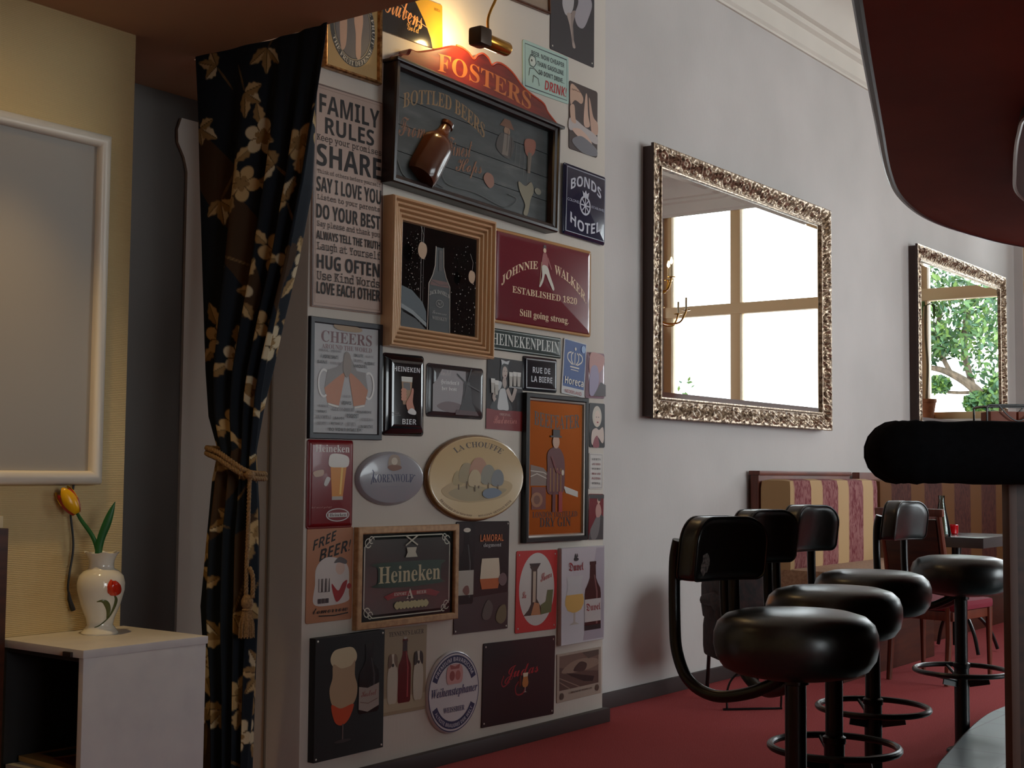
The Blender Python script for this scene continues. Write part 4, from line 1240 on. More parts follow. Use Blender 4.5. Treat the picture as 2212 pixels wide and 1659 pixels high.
b = MB(); b.lathe([(.04, 0), (.04, .008), (.03, .014), (.0, .015)], M['brass'], 20, Matrix.Translation((.16, 0, .06)) @ Matrix.Rotation(rad(90), 4, 'X')); b.build('wall_plate', o)
b = MB(); b.tube([(.012, -.19, -.252), (.125, -.19, -.252)], .009, M['bulb'], 10); b.build('bulb', o)
lp = bpy.data.lights.new('picture_lamp_light', 'POINT')
lp.energy, lp.color, lp.shadow_soft_size = 4.0, WARM, .02
lo_ = bpy.data.objects.new('picture_lamp_light', lp)
lo_.location = (4.07, YS - .125, 2.845)
COL.objects.link(lo_)
bpy.data.objects.remove(_to)
# ------------------------------------------------------------------ left side: board, cabinet, vase, curtain
b = MB()
wx, hz = .755, 1.046
prof = [(0, 0), (0, .02), (.006, .036), (.018, .044), (.032, .040), (.040, .028), (.040, .012)]
L = [[(wx / 2 - i, hz / 2 - i, z), (-wx / 2 + i, hz / 2 - i, z), (-wx / 2 + i, -hz / 2 + i, z), (wx / 2 - i, -hz / 2 + i, z)] for i, z in prof]
o = empty('notice_board', (2.112, YS - .002, 1.608), (rad(90), 0, 0), 'large blank pale notice board in rounded white frame on the left wall', 'notice board')
b.rings(L, mat((222, 212, 196), .35), cap0=True, cap1=False); b.build('frame', o, smooth=50)
b = MB(); b.box((-.34, -.485, .008), (.34, .485, .014), mat((156, 148, 138), .5)); b.build('panel', o)

o = empty('power_cable', (2.40, 3.385, 1.1), label='black cable with plug hanging under the notice board behind the tulip', cat='cable')
b = MB(); b.tube(catmull([(.006, .004, .03), (.004, 0, -.01), (-.008, -.004, -.086), (.004, -.006, -.19), (-.006, -.006, -.27), (-.01, -.006, -.31), (-.006, -.006, -.33)], 8), .0032, mat((20, 18, 18), .5), 8); b.build('wire', o)
b = MB(); b.tube([(-.007, -.006, -.325), (-.004, -.006, -.345), (.004, -.006, -.365), (.010, -.006, -.378)], [.0035, .006, .0075, .0075], mat((20, 18, 18), .5), 8); b.build('plug', o)

o = empty('wooden_board', (2.1, 3.37, 0), label='dark brown wooden board standing at the left edge beside white cabinet', cat='board')
b = MB(); b.box((-.4, -.02, 0), (.074, .026, .966), M['wood_dark'], .003); b.build('panel', o)
b = MB(); b.box((-.4, -.015, .967), (.060, .026, 1.0), mat((206, 190, 156), .5), .003); b.build('cap', o)

# white cabinet, open towards the left
o = empty('cabinet', (2.19, 3.02, 0), label='white cube cabinet with open dark side, carrying the vase', cat='cabinet')
W_ = M['cabinet_white']
b = MB(); b.box((0, 0, 0), (.41, .02, .638), W_, .0025); b.build('front_panel', o)
b = MB(); b.box((.39, .02, 0), (.41, .378, .638), W_, .002); b.build('back_panel', o)
b = MB(); b.box((-.004, -.004, .638), (.414, .378, .660), W_, .003); b.build('top_panel', o)
b = MB(); b.box((.01, .0205, .02), (.389, .37, .04), mat((40, 34, 32), .5)); b.box((.01, .36, .04), (.389, .377, .637), mat((30, 26, 25), .6)); b.box((.38, .0205, .04), (.389, .36, .637), mat((30, 26, 25), .6)); b.box((.01, .0205, .625), (.38, .36, .6375), mat((30, 26, 25), .6)); b.box((.012, .0205, .04), (.38, .024, .625), mat((30, 26, 25), .6))
lo = b.build('dark_lining', o); lo['label'] = 'dark inner lining of cabinet'
b = MB(); b.box((.008, .025, .285), (.378, .359, .30), mat((44, 36, 32), .5)); b.build('shelf', o)
b = MB(); b.box((-.012, .04, .6385), (-.004, .075, .652), mat((40, 26, 24), .5), .002); b.build('dark_notch', o)  # dark block standing in for the notch under the top
for i, (z, c, dx, lab) in enumerate(((.3005, (176, 170, 160), 0, 'thick pale magazine at the bottom of the cabinet pile'), (.3225, (190, 150, 90), .02, 'colourful magazine on top of the pile inside the cabinet'))):
    b = MB(); t = .021 if i == 0 else .014
    b.box((0, 0, .001), (.22, .30, t - .001), mat((206, 198, 184), .6)); m_ = b
    oo = empty('magazine', (2.205 + dx, 3.055 + dx / 2, z), (0, 0, rad(2 - 5 * i)), lab, 'magazine', 'magazines in the cabinet')
    m_.build('pages', oo)
    b = MB(); b.box((-.002, -.002, t - .001), (.222, .302, t), mat(c, .25)); b.box((-.002, -.002, 0), (.222, .302, .001), mat(c, .25)); b.box((-.0021, -.002, 0), (-.0005, .302, t), mat(c, .3))
    if i:
        b.add([(.02, .03, t + .0002), (.2, .05, t + .0002), (.18, .16, t + .0002), (.04, .2, t + .0002)], [(0, 1, 2, 3)], mat((120, 40, 34), .3))
        b.add([(.05, .21, t + .0002), (.2, .2, t + .0002), (.19, .27, t + .0002), (.05, .28, t + .0002)], [(0, 1, 2, 3)], mat((70, 70, 40), .3))
    b.build('cover', oo)

# vase with relief tulip
VX, VY, VZ = 2.434, 3.285, .6602
vp = [(.0, 0), (.050, 0), (.052, .004), (.046, .012), (.036, .026), (.040, .045), (.056, .085), (.0665, .125), (.067, .145), (.062, .165), (.050, .178), (.040, .183), (.036, .186), (.0345, .198), (.037, .212), (.044, .226), (.049, .232)]
o = empty('vase', (VX, VY, VZ), label='white porcelain vase with painted red tulip on the cabinet', cat='vase')
b = MB(); n_ = 48; loops = []
for r_, z_ in vp:
    k = max(0, (z_ - .2) / .032)
    loops.append([(r_ * (1 + .06 * k * math.cos(6 * 2 * math.pi * j / n_)) * math.cos(2 * math.pi * j / n_), r_ * (1 + .06 * k * math.cos(6 * 2 * math.pi * j / n_)) * math.sin(2 * math.pi * j / n_), z_ + .003 * k * math.cos(6 * 2 * math.pi * j / n_)) for j in range(n_)])
for r_, z_ in ((.046, .231), (.034, .21), (.031, .19), (.02, .17)):
    loops.append([(r_ * math.cos(2 * math.pi * j / n_), r_ * math.sin(2 * math.pi * j / n_), z_) for j in range(n_)])
b.rings(loops, mat((226, 220, 206), .12, 0, .6, .4), cap1=True); b.build('body', o, smooth=60)


def vr(z):
    for (r0, z0), (r1, z1) in zip(vp, vp[1:]):
        if z0 <= z <= z1 and z1 > z0:
            return r0 + (r1 - r0) * (z - z0) / (z1 - z0)
    return .04


def vpt(dx, z, e):
    r_ = vr(z)
    d = math.asin(max(-.98, min(.98, dx / r_)))
    a = math.atan2(-VY, -VX) + d
    return ((r_ + e) * math.cos(a), (r_ + e) * math.sin(a), z)


def strip(pts, ws, m_, e):
    b = MB(); vs, fs = [], []
    q = catmull([(x, z, w_) for (x, z), w_ in zip(pts, ws)], 6)
    for i, p in enumerate(q):
        d = (q[min(i + 1, len(q) - 1)] - q[max(i - 1, 0)]); d.z = 0; d.normalize()
        for k in (-1, -.5, 0, .5, 1):
            vs.append(vpt(p.x - d.y * p.z * k, p.y + d.x * p.z * k, .0008 + e * (1 - k * k)))
    for i in range(len(q) - 1):
        for k in range(4):
            a = 5 * i + k
            fs.append((a, a + 1, a + 6, a + 5))
    b.add(vs, fs, m_)
    return b


strip([(.035, .155), (.036, .14), (.037, .12), (.036, .112)], (.004, .017, .018, .004), mat((190, 44, 24), .15, 0, .5, .3), .007).build('tulip_relief', o, 60)
strip([(.027, .158), (.024, .14), (.029, .12), (.034, .113)], (.002, .007, .007, .002), mat((206, 60, 30), .15, 0, .5, .3), .009).build('petal_relief', o, 60)
strip([(.038, .112), (.042, .098), (.036, .075), (.022, .048), (.0, .028), (-.014, .022)], (.002, .004, .0035, .002, .0015, .001), mat((70, 80, 40), .2), .002).build('stem_relief', o, 60)
strip([(.018, .045), (.022, .07), (.016, .09), (.004, .098), (-.01, .096)], (.001, .006, .0075, .004, .001), mat((84, 92, 52), .2), .002).build('leaf_relief', o, 60)

o = empty('tulip', (VX, VY, VZ + .18), label='artificial yellow and red tulip standing in the vase', cat='flower')
RV = Vector((.598, -.80, 0)); UP = Vector((0, 0, 1)); FV = Vector((-.595, -.803, 0))
GRN = mat((30, 92, 44), .35)


def blade(name, pts, ws, m_):
    q = catmull([RV * x + UP * z + FV * f for x, z, f in pts], 6)
    wv = catmull([(w_, 0, 0) for w_ in ws], 6)
    b = MB(); loops = []
    for i, p in enumerate(q):
        d = (q[min(i + 1, len(q) - 1)] - q[max(i - 1, 0)]).normalized()
        sd = d.cross(FV).normalized()
        w_ = max(.0008, wv[i].x)
        loops.append([p + sd * w_ * math.cos(t) + FV * min(w_ * .35, .004) * math.sin(t) for t in [2 * math.pi * k / 10 for k in range(10)]])
    b.rings(loops, m_)
    return b.build(name, o, 60)


blade('stem', [(-.008, .0, 0), (-.014, .06, 0), (-.03, .10, 0), (-.06, .14, 0), (-.078, .168, 0)], (.006, .0065, .0062, .0055, .004), GRN)
blade('leaf', [(-.004, .0, .004), (-.010, .045, .006), (-.004, .09, .006), (.012, .135, .004), (.024, .17, .002), (.034, .197, 0)], (.008, .010, .011, .012, .008, .001), GRN)
C0 = RV * -.078 + UP * .165
AX = (RV * -.55 + UP * .85 + FV * .1).normalized()
S1 = AX.cross(FV).normalized(); S2 = S1.cross(AX).normalized()


def petal(a0, half, ln, fat, m_, k):
    b = MB(); vs, fs = [], []
    nu, nv = 9, 8
    for i in range(nv + 1):
        t = i / nv
        rr = fat * math.sin(math.pi * min(.97, t * .66 + .10)) ** .7
        hw = half * (math.sin(math.pi * min(.985, .18 + .82 * t)) ** .55)
        for j in range(nu + 1):
            a = rad(a0 + hw * (2 * j / nu - 1))
            vs.append(C0 + AX * (ln * t - .004) + (S1 * math.sin(a) - S2 * math.cos(a) * -1) * (rr + k))
    for i in range(nv):
        for j in range(nu):
            q_ = i * (nu + 1) + j
            fs.append((q_, q_ + 1, q_ + nu + 2, q_ + nu + 1))
    b.add(vs, fs, m_)
    pt = b.build('petal', o, 60)
    pt.modifiers.new('thick', 'SOLIDIFY').thickness = .0012
    return pt


YEL = mat((226, 170, 18), .25); RDP = mat((170, 24, 22), .25)
for a0, m_, k in ((60, RDP, .0008), (180, RDP, 0), (300, RDP, .0008)):
    petal(a0, 60, .074, .026, m_, k)
for a0, m_, k in ((10, YEL, .0022), (120, YEL, .001), (-110, YEL, .001)):
    petal(a0, 50, .084, .0262, m_, k)

# floral curtain gathered by a rope
import numpy as np
RT = [(2.48, 2.826), (2.197, 2.868), (1.99, 2.897), (1.77, 2.955), (1.576, 3.019), (1.366, 3.08), (1.19, 3.113), (1.013, 3.096), (.733, 3.082), (.483, 3.084), (.0, 3.086)]
LT_ = [(2.48, 3.42), (2.3, 3.40), (1.896, 3.376), (1.447, 3.352), (1.30, 3.335), (1.19, 3.288), (1.1, 3.315), (.9, 3.34), (.701, 3.36), (.46, 3.328), (.0, 3.325)]
ti = lambda T_, z: float(np.interp(-z, [-q_[0] for q_ in T_], [q_[1] for q_ in T_]))
NU, NZ = 380, 680
zz = np.linspace(2.4715, .012, NZ)
uu = np.linspace(0, 1, NU)
PX_ = np.zeros((NZ, NU)); PY_ = np.zeros((NZ, NU)); SS = np.zeros((NZ, NU))
for i, z in enumerate(zz):
    yl, yr = ti(LT_, z), ti(RT, z)
    wd_ = yl - yr
    g = min(1, abs(z - 1.19) / .25)
    low = 1 if z < 1.19 else 0
    tp = min(1, max(.12, (2.47 - z) / .5))
    am = (.016 + .016 * g * (1 if not low else .9)) * tp
    ph = 2 * math.pi * (uu ** 1.9 * 3.7 + .1 * math.sin(2.2 * z)) + .9
    fold = np.sin(ph) + .35 * np.sin(2 * ph + 1.1 + z)
    env = np.clip(uu * 7, .25, 1)
    PX_[i] = 2.853 + am * fold * env + .01 * np.sin(5 * uu + 2 * z)
    PY_[i] = yl - wd_ * uu + .006 * np.cos(ph * 1.0 + 2 * z) * np.sin(np.pi * uu)
    d = np.hypot(np.diff(PX_[i]), np.diff(PY_[i]))
    SS[i, 1:] = np.cumsum(d)
ZZ = np.repeat(zz[:, None], NU, 1)
lc = lambda c: np.array(lin(c))
CA = np.zeros((NZ, NU, 4)); CA[:] = lc((22, 28, 36))
pn = .5 + .5 * np.sin(9 * SS + 1.3 * ZZ * 5) * np.sin(4.3 * ZZ + 2)
br = (np.sin(SS * 13 + 3 * np.sin(ZZ * 3.1)) + np.sin(ZZ * 7 + 4 * SS)) > 1.05
CA[br] = lc((62, 44, 28))
rnd = random.Random(11)
B1, B2, B3 = lc((178, 150, 106)), lc((138, 110, 70)), lc((194, 178, 146))


def paint(cs, cz, fn, R_):
    m_ = (np.abs(SS - cs) < R_) & (np.abs(ZZ - cz) < R_)
    idx = np.where(m_)
    if len(idx[0]) == 0:
        return
    X, Z = SS[idx] - cs, ZZ[idx] - cz
    col, al = fn(X, Z)
    al = np.clip(al, 0, 1)[:, None]
    CA[idx] = CA[idx] * (1 - al) + col * al


def flower(r_, rot, c1, c2):
    def fn(X, Z):
        a = np.arctan2(Z, X) + rot
        d = np.hypot(X, Z)
        pet = r_ * (.62 + .38 * np.abs(np.cos(2.5 * a)))
        col = np.where((d < pet * .45)[:, None], c2, c1)
        vein = np.abs(np.cos(2.5 * a)) < .16
        col = np.where((vein & (d > r_ * .2))[:, None], c2 * .55, col)
        return col, (pet - d) / .004 + .5
    return fn


def leaf(ln, wd_, rot, c1, c2):
    def fn(X, Z):
        u = X * math.cos(rot) + Z * math.sin(rot)
        v_ = -X * math.sin(rot) + Z * math.cos(rot)
        t = np.clip(u / ln, 0, 1)
        hw = wd_ * np.sin(np.pi * t ** .8) * (1 + .12 * np.sin(t * 22))
        col = np.where((v_ > 0)[:, None], c1, c2)
        col = np.where((np.abs(v_) < .0015)[:, None], c2 * .4, col)
        return col, np.where((u > 0) & (u < ln), (hw - np.abs(v_)) / .004 + .5 * (hw > .001), 0)
    return fn


pts_ = []
tries = 0
while len(pts_) < 62 and tries < 6000:
    tries += 1
    c_ = (rnd.uniform(-.01, 1.0), rnd.uniform(.02, 2.45))
    if all((c_[0] - q_[0]) ** 2 + (c_[1] - q_[1]) ** 2 > .145 ** 2 for q_ in pts_):
        pts_.append(c_)
for i, (cs, cz) in enumerate(pts_):
    rot = rnd.uniform(0, 6.28)
    if i % 2 == 0:
        for k in range(3):
            a = rot + k * 2.1
            paint(cs + .045 * math.cos(a), cz + .045 * math.sin(a), leaf(rnd.uniform(.055, .08), .018, a, B2, B1), .12)
        paint(cs, cz, flower(rnd.uniform(.05, .062), rot, B1 if i % 4 else B3, B2), .09)
    else:
        paint(cs, cz, leaf(.12, .003, rot + 3.4, B2, B2), .15)
        for k in range(3):
            a = rot + .9 * k
            paint(cs, cz, leaf(rnd.uniform(.06, .09), rnd.uniform(.016, .023), a, B3 if (i + k) % 3 == 0 else B1, B2), .12)
me = bpy.data.meshes.new('curtain')
vs = np.stack([PX_, PY_, ZZ], -1).reshape(-1, 3)
fs = [(i * NU + j, i * NU + j + 1, (i + 1) * NU + j + 1, (i + 1) * NU + j) for i in range(NZ - 1) for j in range(NU - 1)]
me.from_pydata(vs.tolist(), [], fs)
me.polygons.foreach_set('use_smooth', [True] * len(fs))
at_ = me.color_attributes.new('print', 'FLOAT_COLOR', 'POINT')
at_.data.foreach_set('color', CA.reshape(-1).astype(np.float32))
cm_ = NT('floral_curtain_fabric', (20, 22, 26), .8, 0, .2)
an = cm_.n('ShaderNodeAttribute', attribute_name='print'); cm_.color(an.outputs['Color'])
v = cm_.coords((900, 900, 900)); n = cm_.n('ShaderNodeTexNoise', Scale=1.0); cm_.l(v, n.inputs['Vector']); cm_.bump(n.outputs[0], .15, .001)
me.materials.append(cm_.m)
cu = bpy.data.objects.new('curtain', me); COL.objects.link(cu)
cu.modifiers.new('thick', 'SOLIDIFY').thickness = .002
tag(cu, 'dark floral curtain gathered by a rope under the low soffit', 'curtain')

o = empty('curtain_tieback', (2.853, 3.2, 1.17), label='twisted tan rope tieback with tassel around the floral curtain', cat='tieback')
RP = noisy('tan_rope', (150, 118, 80), (112, 84, 52), (200, 200, 200), .8, .3, .003)


def twist(name, path, r_, par, turns=60):
    q = catmull(path, 14)
    b = MB()
    for k in (0, 1, 2):
        pts = []
        dist = 0
        for i, p in enumerate(q):
            d = (q[min(i + 1, len(q) - 1)] - q[max(i - 1, 0)]).normalized()
            if i:
                dist += (p - q[i - 1]).length
            a = Vector((0, 0, 1)) if abs(d.z) < .8 else Vector((1, 0, 0))
            a = (a - d * a.dot(d)).normalized(); c_ = d.cross(a)
            t = dist * turns * 3.2 + k * 2.094
            pts.append(p + (a * math.cos(t) + c_ * math.sin(t)) * r_ * .55)
        b.tube(pts, r_ * .62, RP, 6)
    return b.build(name, par, 60)


twist('rope', [(.06, .06, .03), (-.01, .092, .028), (-.05, .07, .028), (-.062, 0, .012), (-.055, -.06, -.02), (-.03, -.098, -.045), (.04, -.095, -.05)], .008, o)
twist('rope', [(.06, .06, .012), (-.01, .092, .012), (-.051, .07, .012), (-.064, 0, -.006), (-.057, -.06, -.036), (-.03, -.099, -.06), (.04, -.095, -.064)], .008, o)
b = MB(); b.lathe([(.0, -.013), (.012, -.009), (.015, 0), (.012, .01), (0, .014)], RP, 14, c=(-.045, -.118, -.052)); b.build('knot', o)
twist('cord', [(-.045, -.118, -.06), (-.047, -.118, -.2), (-.048, -.116, -.32), (-.05, -.118, -.42)], .0065, o)
twist('cord', [(-.045, -.124, -.33), (-.04, -.135, -.36), (-.042, -.138, -.42)], .0065, o)
b = MB()
b.lathe([(.0, .01), (.012, .006), (.018, -.008), (.018, -.022), (.013, -.032), (.016, -.036), (.013, -.04), (0, -.04)], RP, 16, c=(-.05, -.124, -.42))
tas = b.build('tassel', o)
b = MB()
for k in range(26):
    a = 2 * math.pi * k / 26
    r0, r1 = .011, .017 + .002 * (k % 3)
    b.tube([(-.05 + r0 * math.cos(a), -.124 + r0 * math.sin(a), -.458), (-.05 + r1 * math.cos(a), -.124 + r1 * math.sin(a), -.50), (-.05 + r1 * 1.05 * math.cos(a), -.124 + r1 * 1.05 * math.sin(a), -.535 - .004 * (k % 2))], .0028, RP, 5)
b.build('fringe', tas, 60)
# round recessed lamp in the soffit (throws the warm pool on the left wall)
o = empty('downlight', (2.02, 3.02, ZS), label='small round ceiling downlight in the low soffit, above the notice board', cat='lamp')
b = MB(); b.lathe([(.03, -.001), (.05, -.001), (.05, -.008), (.034, -.01), (.03, -.004)], M['white_gloss'], 28, cap=False); b.build('ring', o)
b = MB(); b.lathe([(.0, -.0015), (.03, -.0015), (.03, -.003), (0, -.003)], M['bulb'], 20); b.build('bulb', o)
# ------------------------------------------------------------------ ornate wall mirrors
GILT = NT('carved_gilt', (176, 138, 100), .32, .65)
v = GILT.coords((55, 55, 55)); n = GILT.n('ShaderNodeTexNoise', Scale=1.0, Detail=4.0); GILT.l(v, n.inputs['Vector'])
GILT.color(GILT.ramp(n.outputs[0], [(.36, (92, 70, 54)), (.56, (184, 160, 134)), (.7, (220, 202, 178))]))
GSIDE = mat((60, 40, 34), .45)


def ornate_mirror(cx, cz, w_, h_, label):
    o = empty('wall_mirror', (cx, YM - .001, cz), (rad(90), 0, 0), label, 'mirror', 'gilt framed wall mirrors')
    b = MB()
    L = [[(w_ / 2 - i, h_ / 2 - i, z), (-w_ / 2 + i, h_ / 2 - i, z), (-w_ / 2 + i, -h_ / 2 + i, z), (w_ / 2 - i, -h_ / 2 + i, z)] for i, z in ((.012, 0), (.012, .05), (.0, .055), (.0, .068), (.012, .07))]
    b.rings(L, GSIDE, cap0=True, cap1=False); b.build('backing_frame', o)
    # carved band: width .105, outer edge high, falling to the glass
    b = MB()
    FWD = .105
    corners = [(w_ / 2, h_ / 2), (-w_ / 2, h_ / 2), (-w_ / 2, -h_ / 2), (w_ / 2, -h_ / 2)]
    inn = [(x - math.copysign(FWD, x), y - math.copysign(FWD, y)) for x, y in corners]
    NV = 18
    for k in range(4):
        (x0, y0), (x1, y1) = corners[k], corners[(k + 1) % 4]
        (u0, v0), (u1, v1) = inn[k], inn[(k + 1) % 4]
        ln = math.hypot(x1 - x0, y1 - y0)
        NS = int(ln / .0075)
        per = ln / round(ln / .125)
        vs, fs = [], []
        for i in range(NS + 1):
            t = i / NS
            for j in range(NV + 1):
                q = j / NV
                xo, yo = x0 + (x1 - x0) * t, y0 + (y1 - y0) * t
                xi, yi = u0 + (u1 - u0) * t, v0 + (v1 - v0) * t
                x, y = xo + (xi - xo) * q, yo + (yi - yo) * q
                base = .068 + .014 * math.sin(math.pi * min(1, q * 1.5)) - .026 * q
                if q < .1:
                    hgt = base + .004
                elif q > .84:
                    hgt = base + .005 * math.sin((q - .84) / .16 * math.pi)
                else:
                    s_ = (t * ln) / per
                    p_ = (q - .1) / .74
                    ang = math.atan2(p_ - .5, (s_ % 1 - .5) * 1.15)
                    rr = math.hypot(p_ - .5, (s_ % 1 - .5) * 1.15)
                    scroll = math.sin(ang * 1 + rr * 17 + math.pi * (int(s_) % 2))
                    leafy = math.sin(2 * math.pi * s_ * 3 + 6 * p_) * math.sin(math.pi * p_)
                    hgt = base + .008 * scroll * math.sin(math.pi * p_) ** .5 + .0045 * leafy
                vs.append((x, y, hgt))
        for i in range(NS):
            for j in range(NV):
                a = i * (NV + 1) + j
                fs.append((a, a + 1, a + NV + 2, a + NV + 1))
        b.add(vs, fs, GILT.m)
    b.build('carved_frame', o, 60)
    b = MB()
    L = [[(w_ / 2 - i, h_ / 2 - i, z), (-w_ / 2 + i, h_ / 2 - i, z), (-w_ / 2 + i, -h_ / 2 + i, z), (w_ / 2 - i, -h_ / 2 + i, z)] for i, z in ((.100, .03), (.100, .056), (.106, .058), (.112, .056), (.114, .04))]
    b.rings(L, GILT.m, cap0=False, cap1=False); b.build('inner_slip', o)
    b = MB()
    L = [[(w_ / 2 - i, h_ / 2 - i, z), (-w_ / 2 + i, h_ / 2 - i, z), (-w_ / 2 + i, -h_ / 2 + i, z), (w_ / 2 - i, -h_ / 2 + i, z)] for i, z in ((.105, .0415), (.140, .0435))]
    b.rings(L, M['mirror'], cap0=False, cap1=True); b.build('mirror_glass', o, smooth=0)
    return o


ornate_mirror(6.957 + .03, 2.113, 2.21, 1.41, 'larger-looking gilt framed mirror reflecting bright window panes, left of the two')
ornate_mirror(10.70, 2.123, 2.12, 1.41, 'gilt framed mirror reflecting a green tree, at right behind the bar')

# ------------------------------------------------------------------ upholstered benches
def striped(name, c1, c2, c3, period, off):
    t = NT(name, c1, .8, 0, .2)
    tc = t.n('ShaderNodeTexCoord')
    sx = t.n('ShaderNodeSeparateXYZ'); t.l(tc.outputs['Object'], sx.inputs[0])
    a = t.n('ShaderNodeMath', operation='MULTIPLY_ADD'); t.l(sx.outputs[0], a.inputs[0]); a.inputs[1].default_value = 1 / period; a.inputs[2].default_value = off
    f = t.n('ShaderNodeMath', operation='FRACT'); t.l(a.outputs[0], f.inputs[0])
    r1 = t.n('ShaderNodeValToRGB'); r1.color_ramp.elements[0].position = .40; r1.color_ramp.elements[1].position = .44; t.l(f.outputs[0], r1.inputs[0])
    mp = t.coords((45, 45, 16)); w_ = t.n('ShaderNodeTexNoise', Scale=1.0, Detail=3.0, Distortion=1.5); t.l(mp, w_.inputs['Vector'])
    dk = t.ramp(w_.outputs[0], [(.38, c2), (.58, c3)])
    mx = t.n('ShaderNodeMix', data_type='RGBA'); t.l(r1.outputs[0], mx.inputs['Factor']); mx.inputs['A'].default_value = lin(c1); t.l(dk, mx.inputs['B'])
    t.color(mx.outputs['Result'])
    t.bump(w_.outputs[0], .1, .002)
    return t.m


FAB = striped('striped_fabric', (188, 154, 112), (110, 40, 48), (150, 98, 96), .385, .30)
FAB2 = striped('dark_striped_fabric', (104, 66, 34), (60, 24, 22), (84, 44, 34), .62, .1)
SEATF = noisy('tan_seat_fabric', (176, 140, 110), (150, 114, 88), (60, 60, 60), .85, .1)


def cushion(lo, hi, material, bev=.05):
    b = MB(); b.box(lo, hi, material, bev); 
    bm_ = b
    return bm_


o = empty('upholstered_bench', (7.05, 3.575, 0), label='striped upholstered bench against the wall under the large mirror', cat='bench')
b = MB(); b.box((0, -.075, 0), (1.31, -.024, 1.147), M['wood_red'], .004); b.box((-.006, -.085, 1.125), (1.32, -.015, 1.150), M['wood_red'], .006); b.build('back_board', o)
bo = None
b = MB(); b.box((-.0, -.275, .56), (1.30, -.0755, 1.105), FAB, .055); b.build('back_cushion', o, 60)
b = MB(); b.box((.0, -.62, .47), (1.42, -.10, .60), SEATF, .03); b.build('seat_cushion', o, 60)
b = MB(); b.box((0, -.58, 0), (1.42, -.08, .469), M['wood_dark'], .004); b.build('plinth', o)
o = empty('upholstered_bench', (8.52, 3.575, 0), label='dark striped bench further right, behind the table', cat='bench')
b = MB(); b.box((0, -.075, 0), (3.0, -.024, 1.147), M['wood_red'], .004); b.build('back_board', o)
b = MB(); b.box((.01, -.215, .46), (2.99, -.0755, 1.10), FAB2, .045); b.build('back_cushion', o, 60)
b = MB(); b.box((0, -.34, .37), (3.0, -.12, .47), SEATF, .03); b.build('seat_cushion', o, 60)
b = MB(); b.box((0, -.32, 0), (3.0, -.08, .369), M['wood_dark'], .004); b.build('plinth', o)

# ------------------------------------------------------------------ dark armchair half hidden by the first stool
o = empty('armchair', (6.12, 3.14, 0), (0, 0, rad(-44)), 'dark patterned armchair on thin metal runner behind nearest stool', 'armchair')
DF = noisy('dark_patterned_fabric', (58, 34, 32), (26, 20, 22), (50, 50, 30), .8, .25, .004)
b = MB(); b.box((-.17, -.15, .40), (.17, .15, .64), DF, .07); b.build('back_cushion', o, 60)
b = MB(); b.box((-.16, -.17, .22), (.16, .14, .42), DF, .05); b.build('seat', o, 60)
for sx_ in (-1, 1):
    b = MB(); b.tube([(sx_ * .155, -.20, .30), (sx_ * .155, -.19, .48), (sx_ * .155, -.1, .52), (sx_ * .155, .08, .5)], [.035, .04, .04, .03], DF, 12); b.build('armrest', o, 60)
pa = catmull([(-.135, -.2, .012), (-.135, -.2, .09), (-.10, -.2, .16), (0, -.2, .205), (.10, -.2, .16), (.135, -.2, .09), (.135, -.2, .012)], 6)
b = MB(); b.tube(pa, .0055, M['black_metal'], 8); b.tube([(-.155, -.2, .006), (.14, -.2, .006)], .0055, M['black_metal'], 8); b.build('runner', o)
b = MB(); b.tube([(0, -.2, .2), (0, -.1, .23)], .0055, M['black_metal'], 8); b.tube([(-.13, .1, .23), (-.13, .14, .004)], .01, M['black_metal'], 8); b.tube([(.13, .1, .23), (.13, .14, .004)], .01, M['black_metal'], 8); b.build('rear_leg', o)

# ------------------------------------------------------------------ dining chair, table and what stands on it
o = empty('dining_chair', (7.56, 2.66, 0), (0, 0, rad(-7)), 'brown wooden chair with red seat pad behind the far stool', 'chair')
WR = M['wood_red']
for y in (-.17, .17):
    b = MB(); b.tube([(-.23, y, .0), (-.20, y, .25), (-.20, y, .45), (-.25, y, .7), (-.31, y, .935)], [.016, .018, .02, .018, .015], WR, 10); b.build('leg', o)
for y in (-.2, .2):
    b = MB(); b.tube([(.235, y, 0), (.232, y, .2), (.23, y, .40)], [.012, .015, .02], WR, 10); b.build('leg', o)
b = MB(); b.box((-.21, -.2, .345), (.25, .2, .395), WR, .006); b.build('apron', o)
b = MB(); b.box((-.215, -.215, .396), (.262, .215, .45), mat((128, 24, 46), .8), .024); so = b.build('seat_pad', o, 60); so['label'] = 'red padded seat'
b = MB(); b.box((-.325, -.2, .91), (-.298, .2, .952), WR, .008); b.build('top_rail', o)
Tt = Matrix.Translation((-.262, 0, .70)) @ Matrix.Rotation(rad(-14), 4, 'Y')
b = MB(); b.box((-.008, -.155, -.19), (.008, .155, .20), M['wood_dark'], .004, Tt); b.build('backrest', o)

o = empty('bistro_table', (8.80, 2.96, 0), label='dark square table with red candle on it, right of the chair', cat='table')
b = MB(); b.box((-.37, -.29, .685), (.33, .25, .75), mat((64, 60, 60), .22), .004); b.build('tabletop', o)
b = MB(); b.lathe([(.03, .04), (.03, .68), (.09, .684), (.0, .685)], M['black_metal'], 20); b.build('column', o)
for k in range(4):
    a = rad(45 + 90 * k)
    c_, s_ = math.cos(a), math.sin(a)
    b = MB(); b.tube(catmull([(.02 * c_, .02 * s_, .26), (.12 * c_, .12 * s_, .24), (.22 * c_, .22 * s_, .14), (.275 * c_, .275 * s_, .014)], 5), .012, M['black_metal'], 8); b.build('leg', o)
o = empty('candle_holder', (8.84, 3.0, .7505), label='small red glass candle holder on the dark table', cat='candle holder')
b = MB(); b.lathe([(.0, 0), (.032, 0), (.038, .006), (.04, .06), (.036, .062), (.034, .05), (.0, .05)], M['red_glass'], 24); b.build('glass', o)
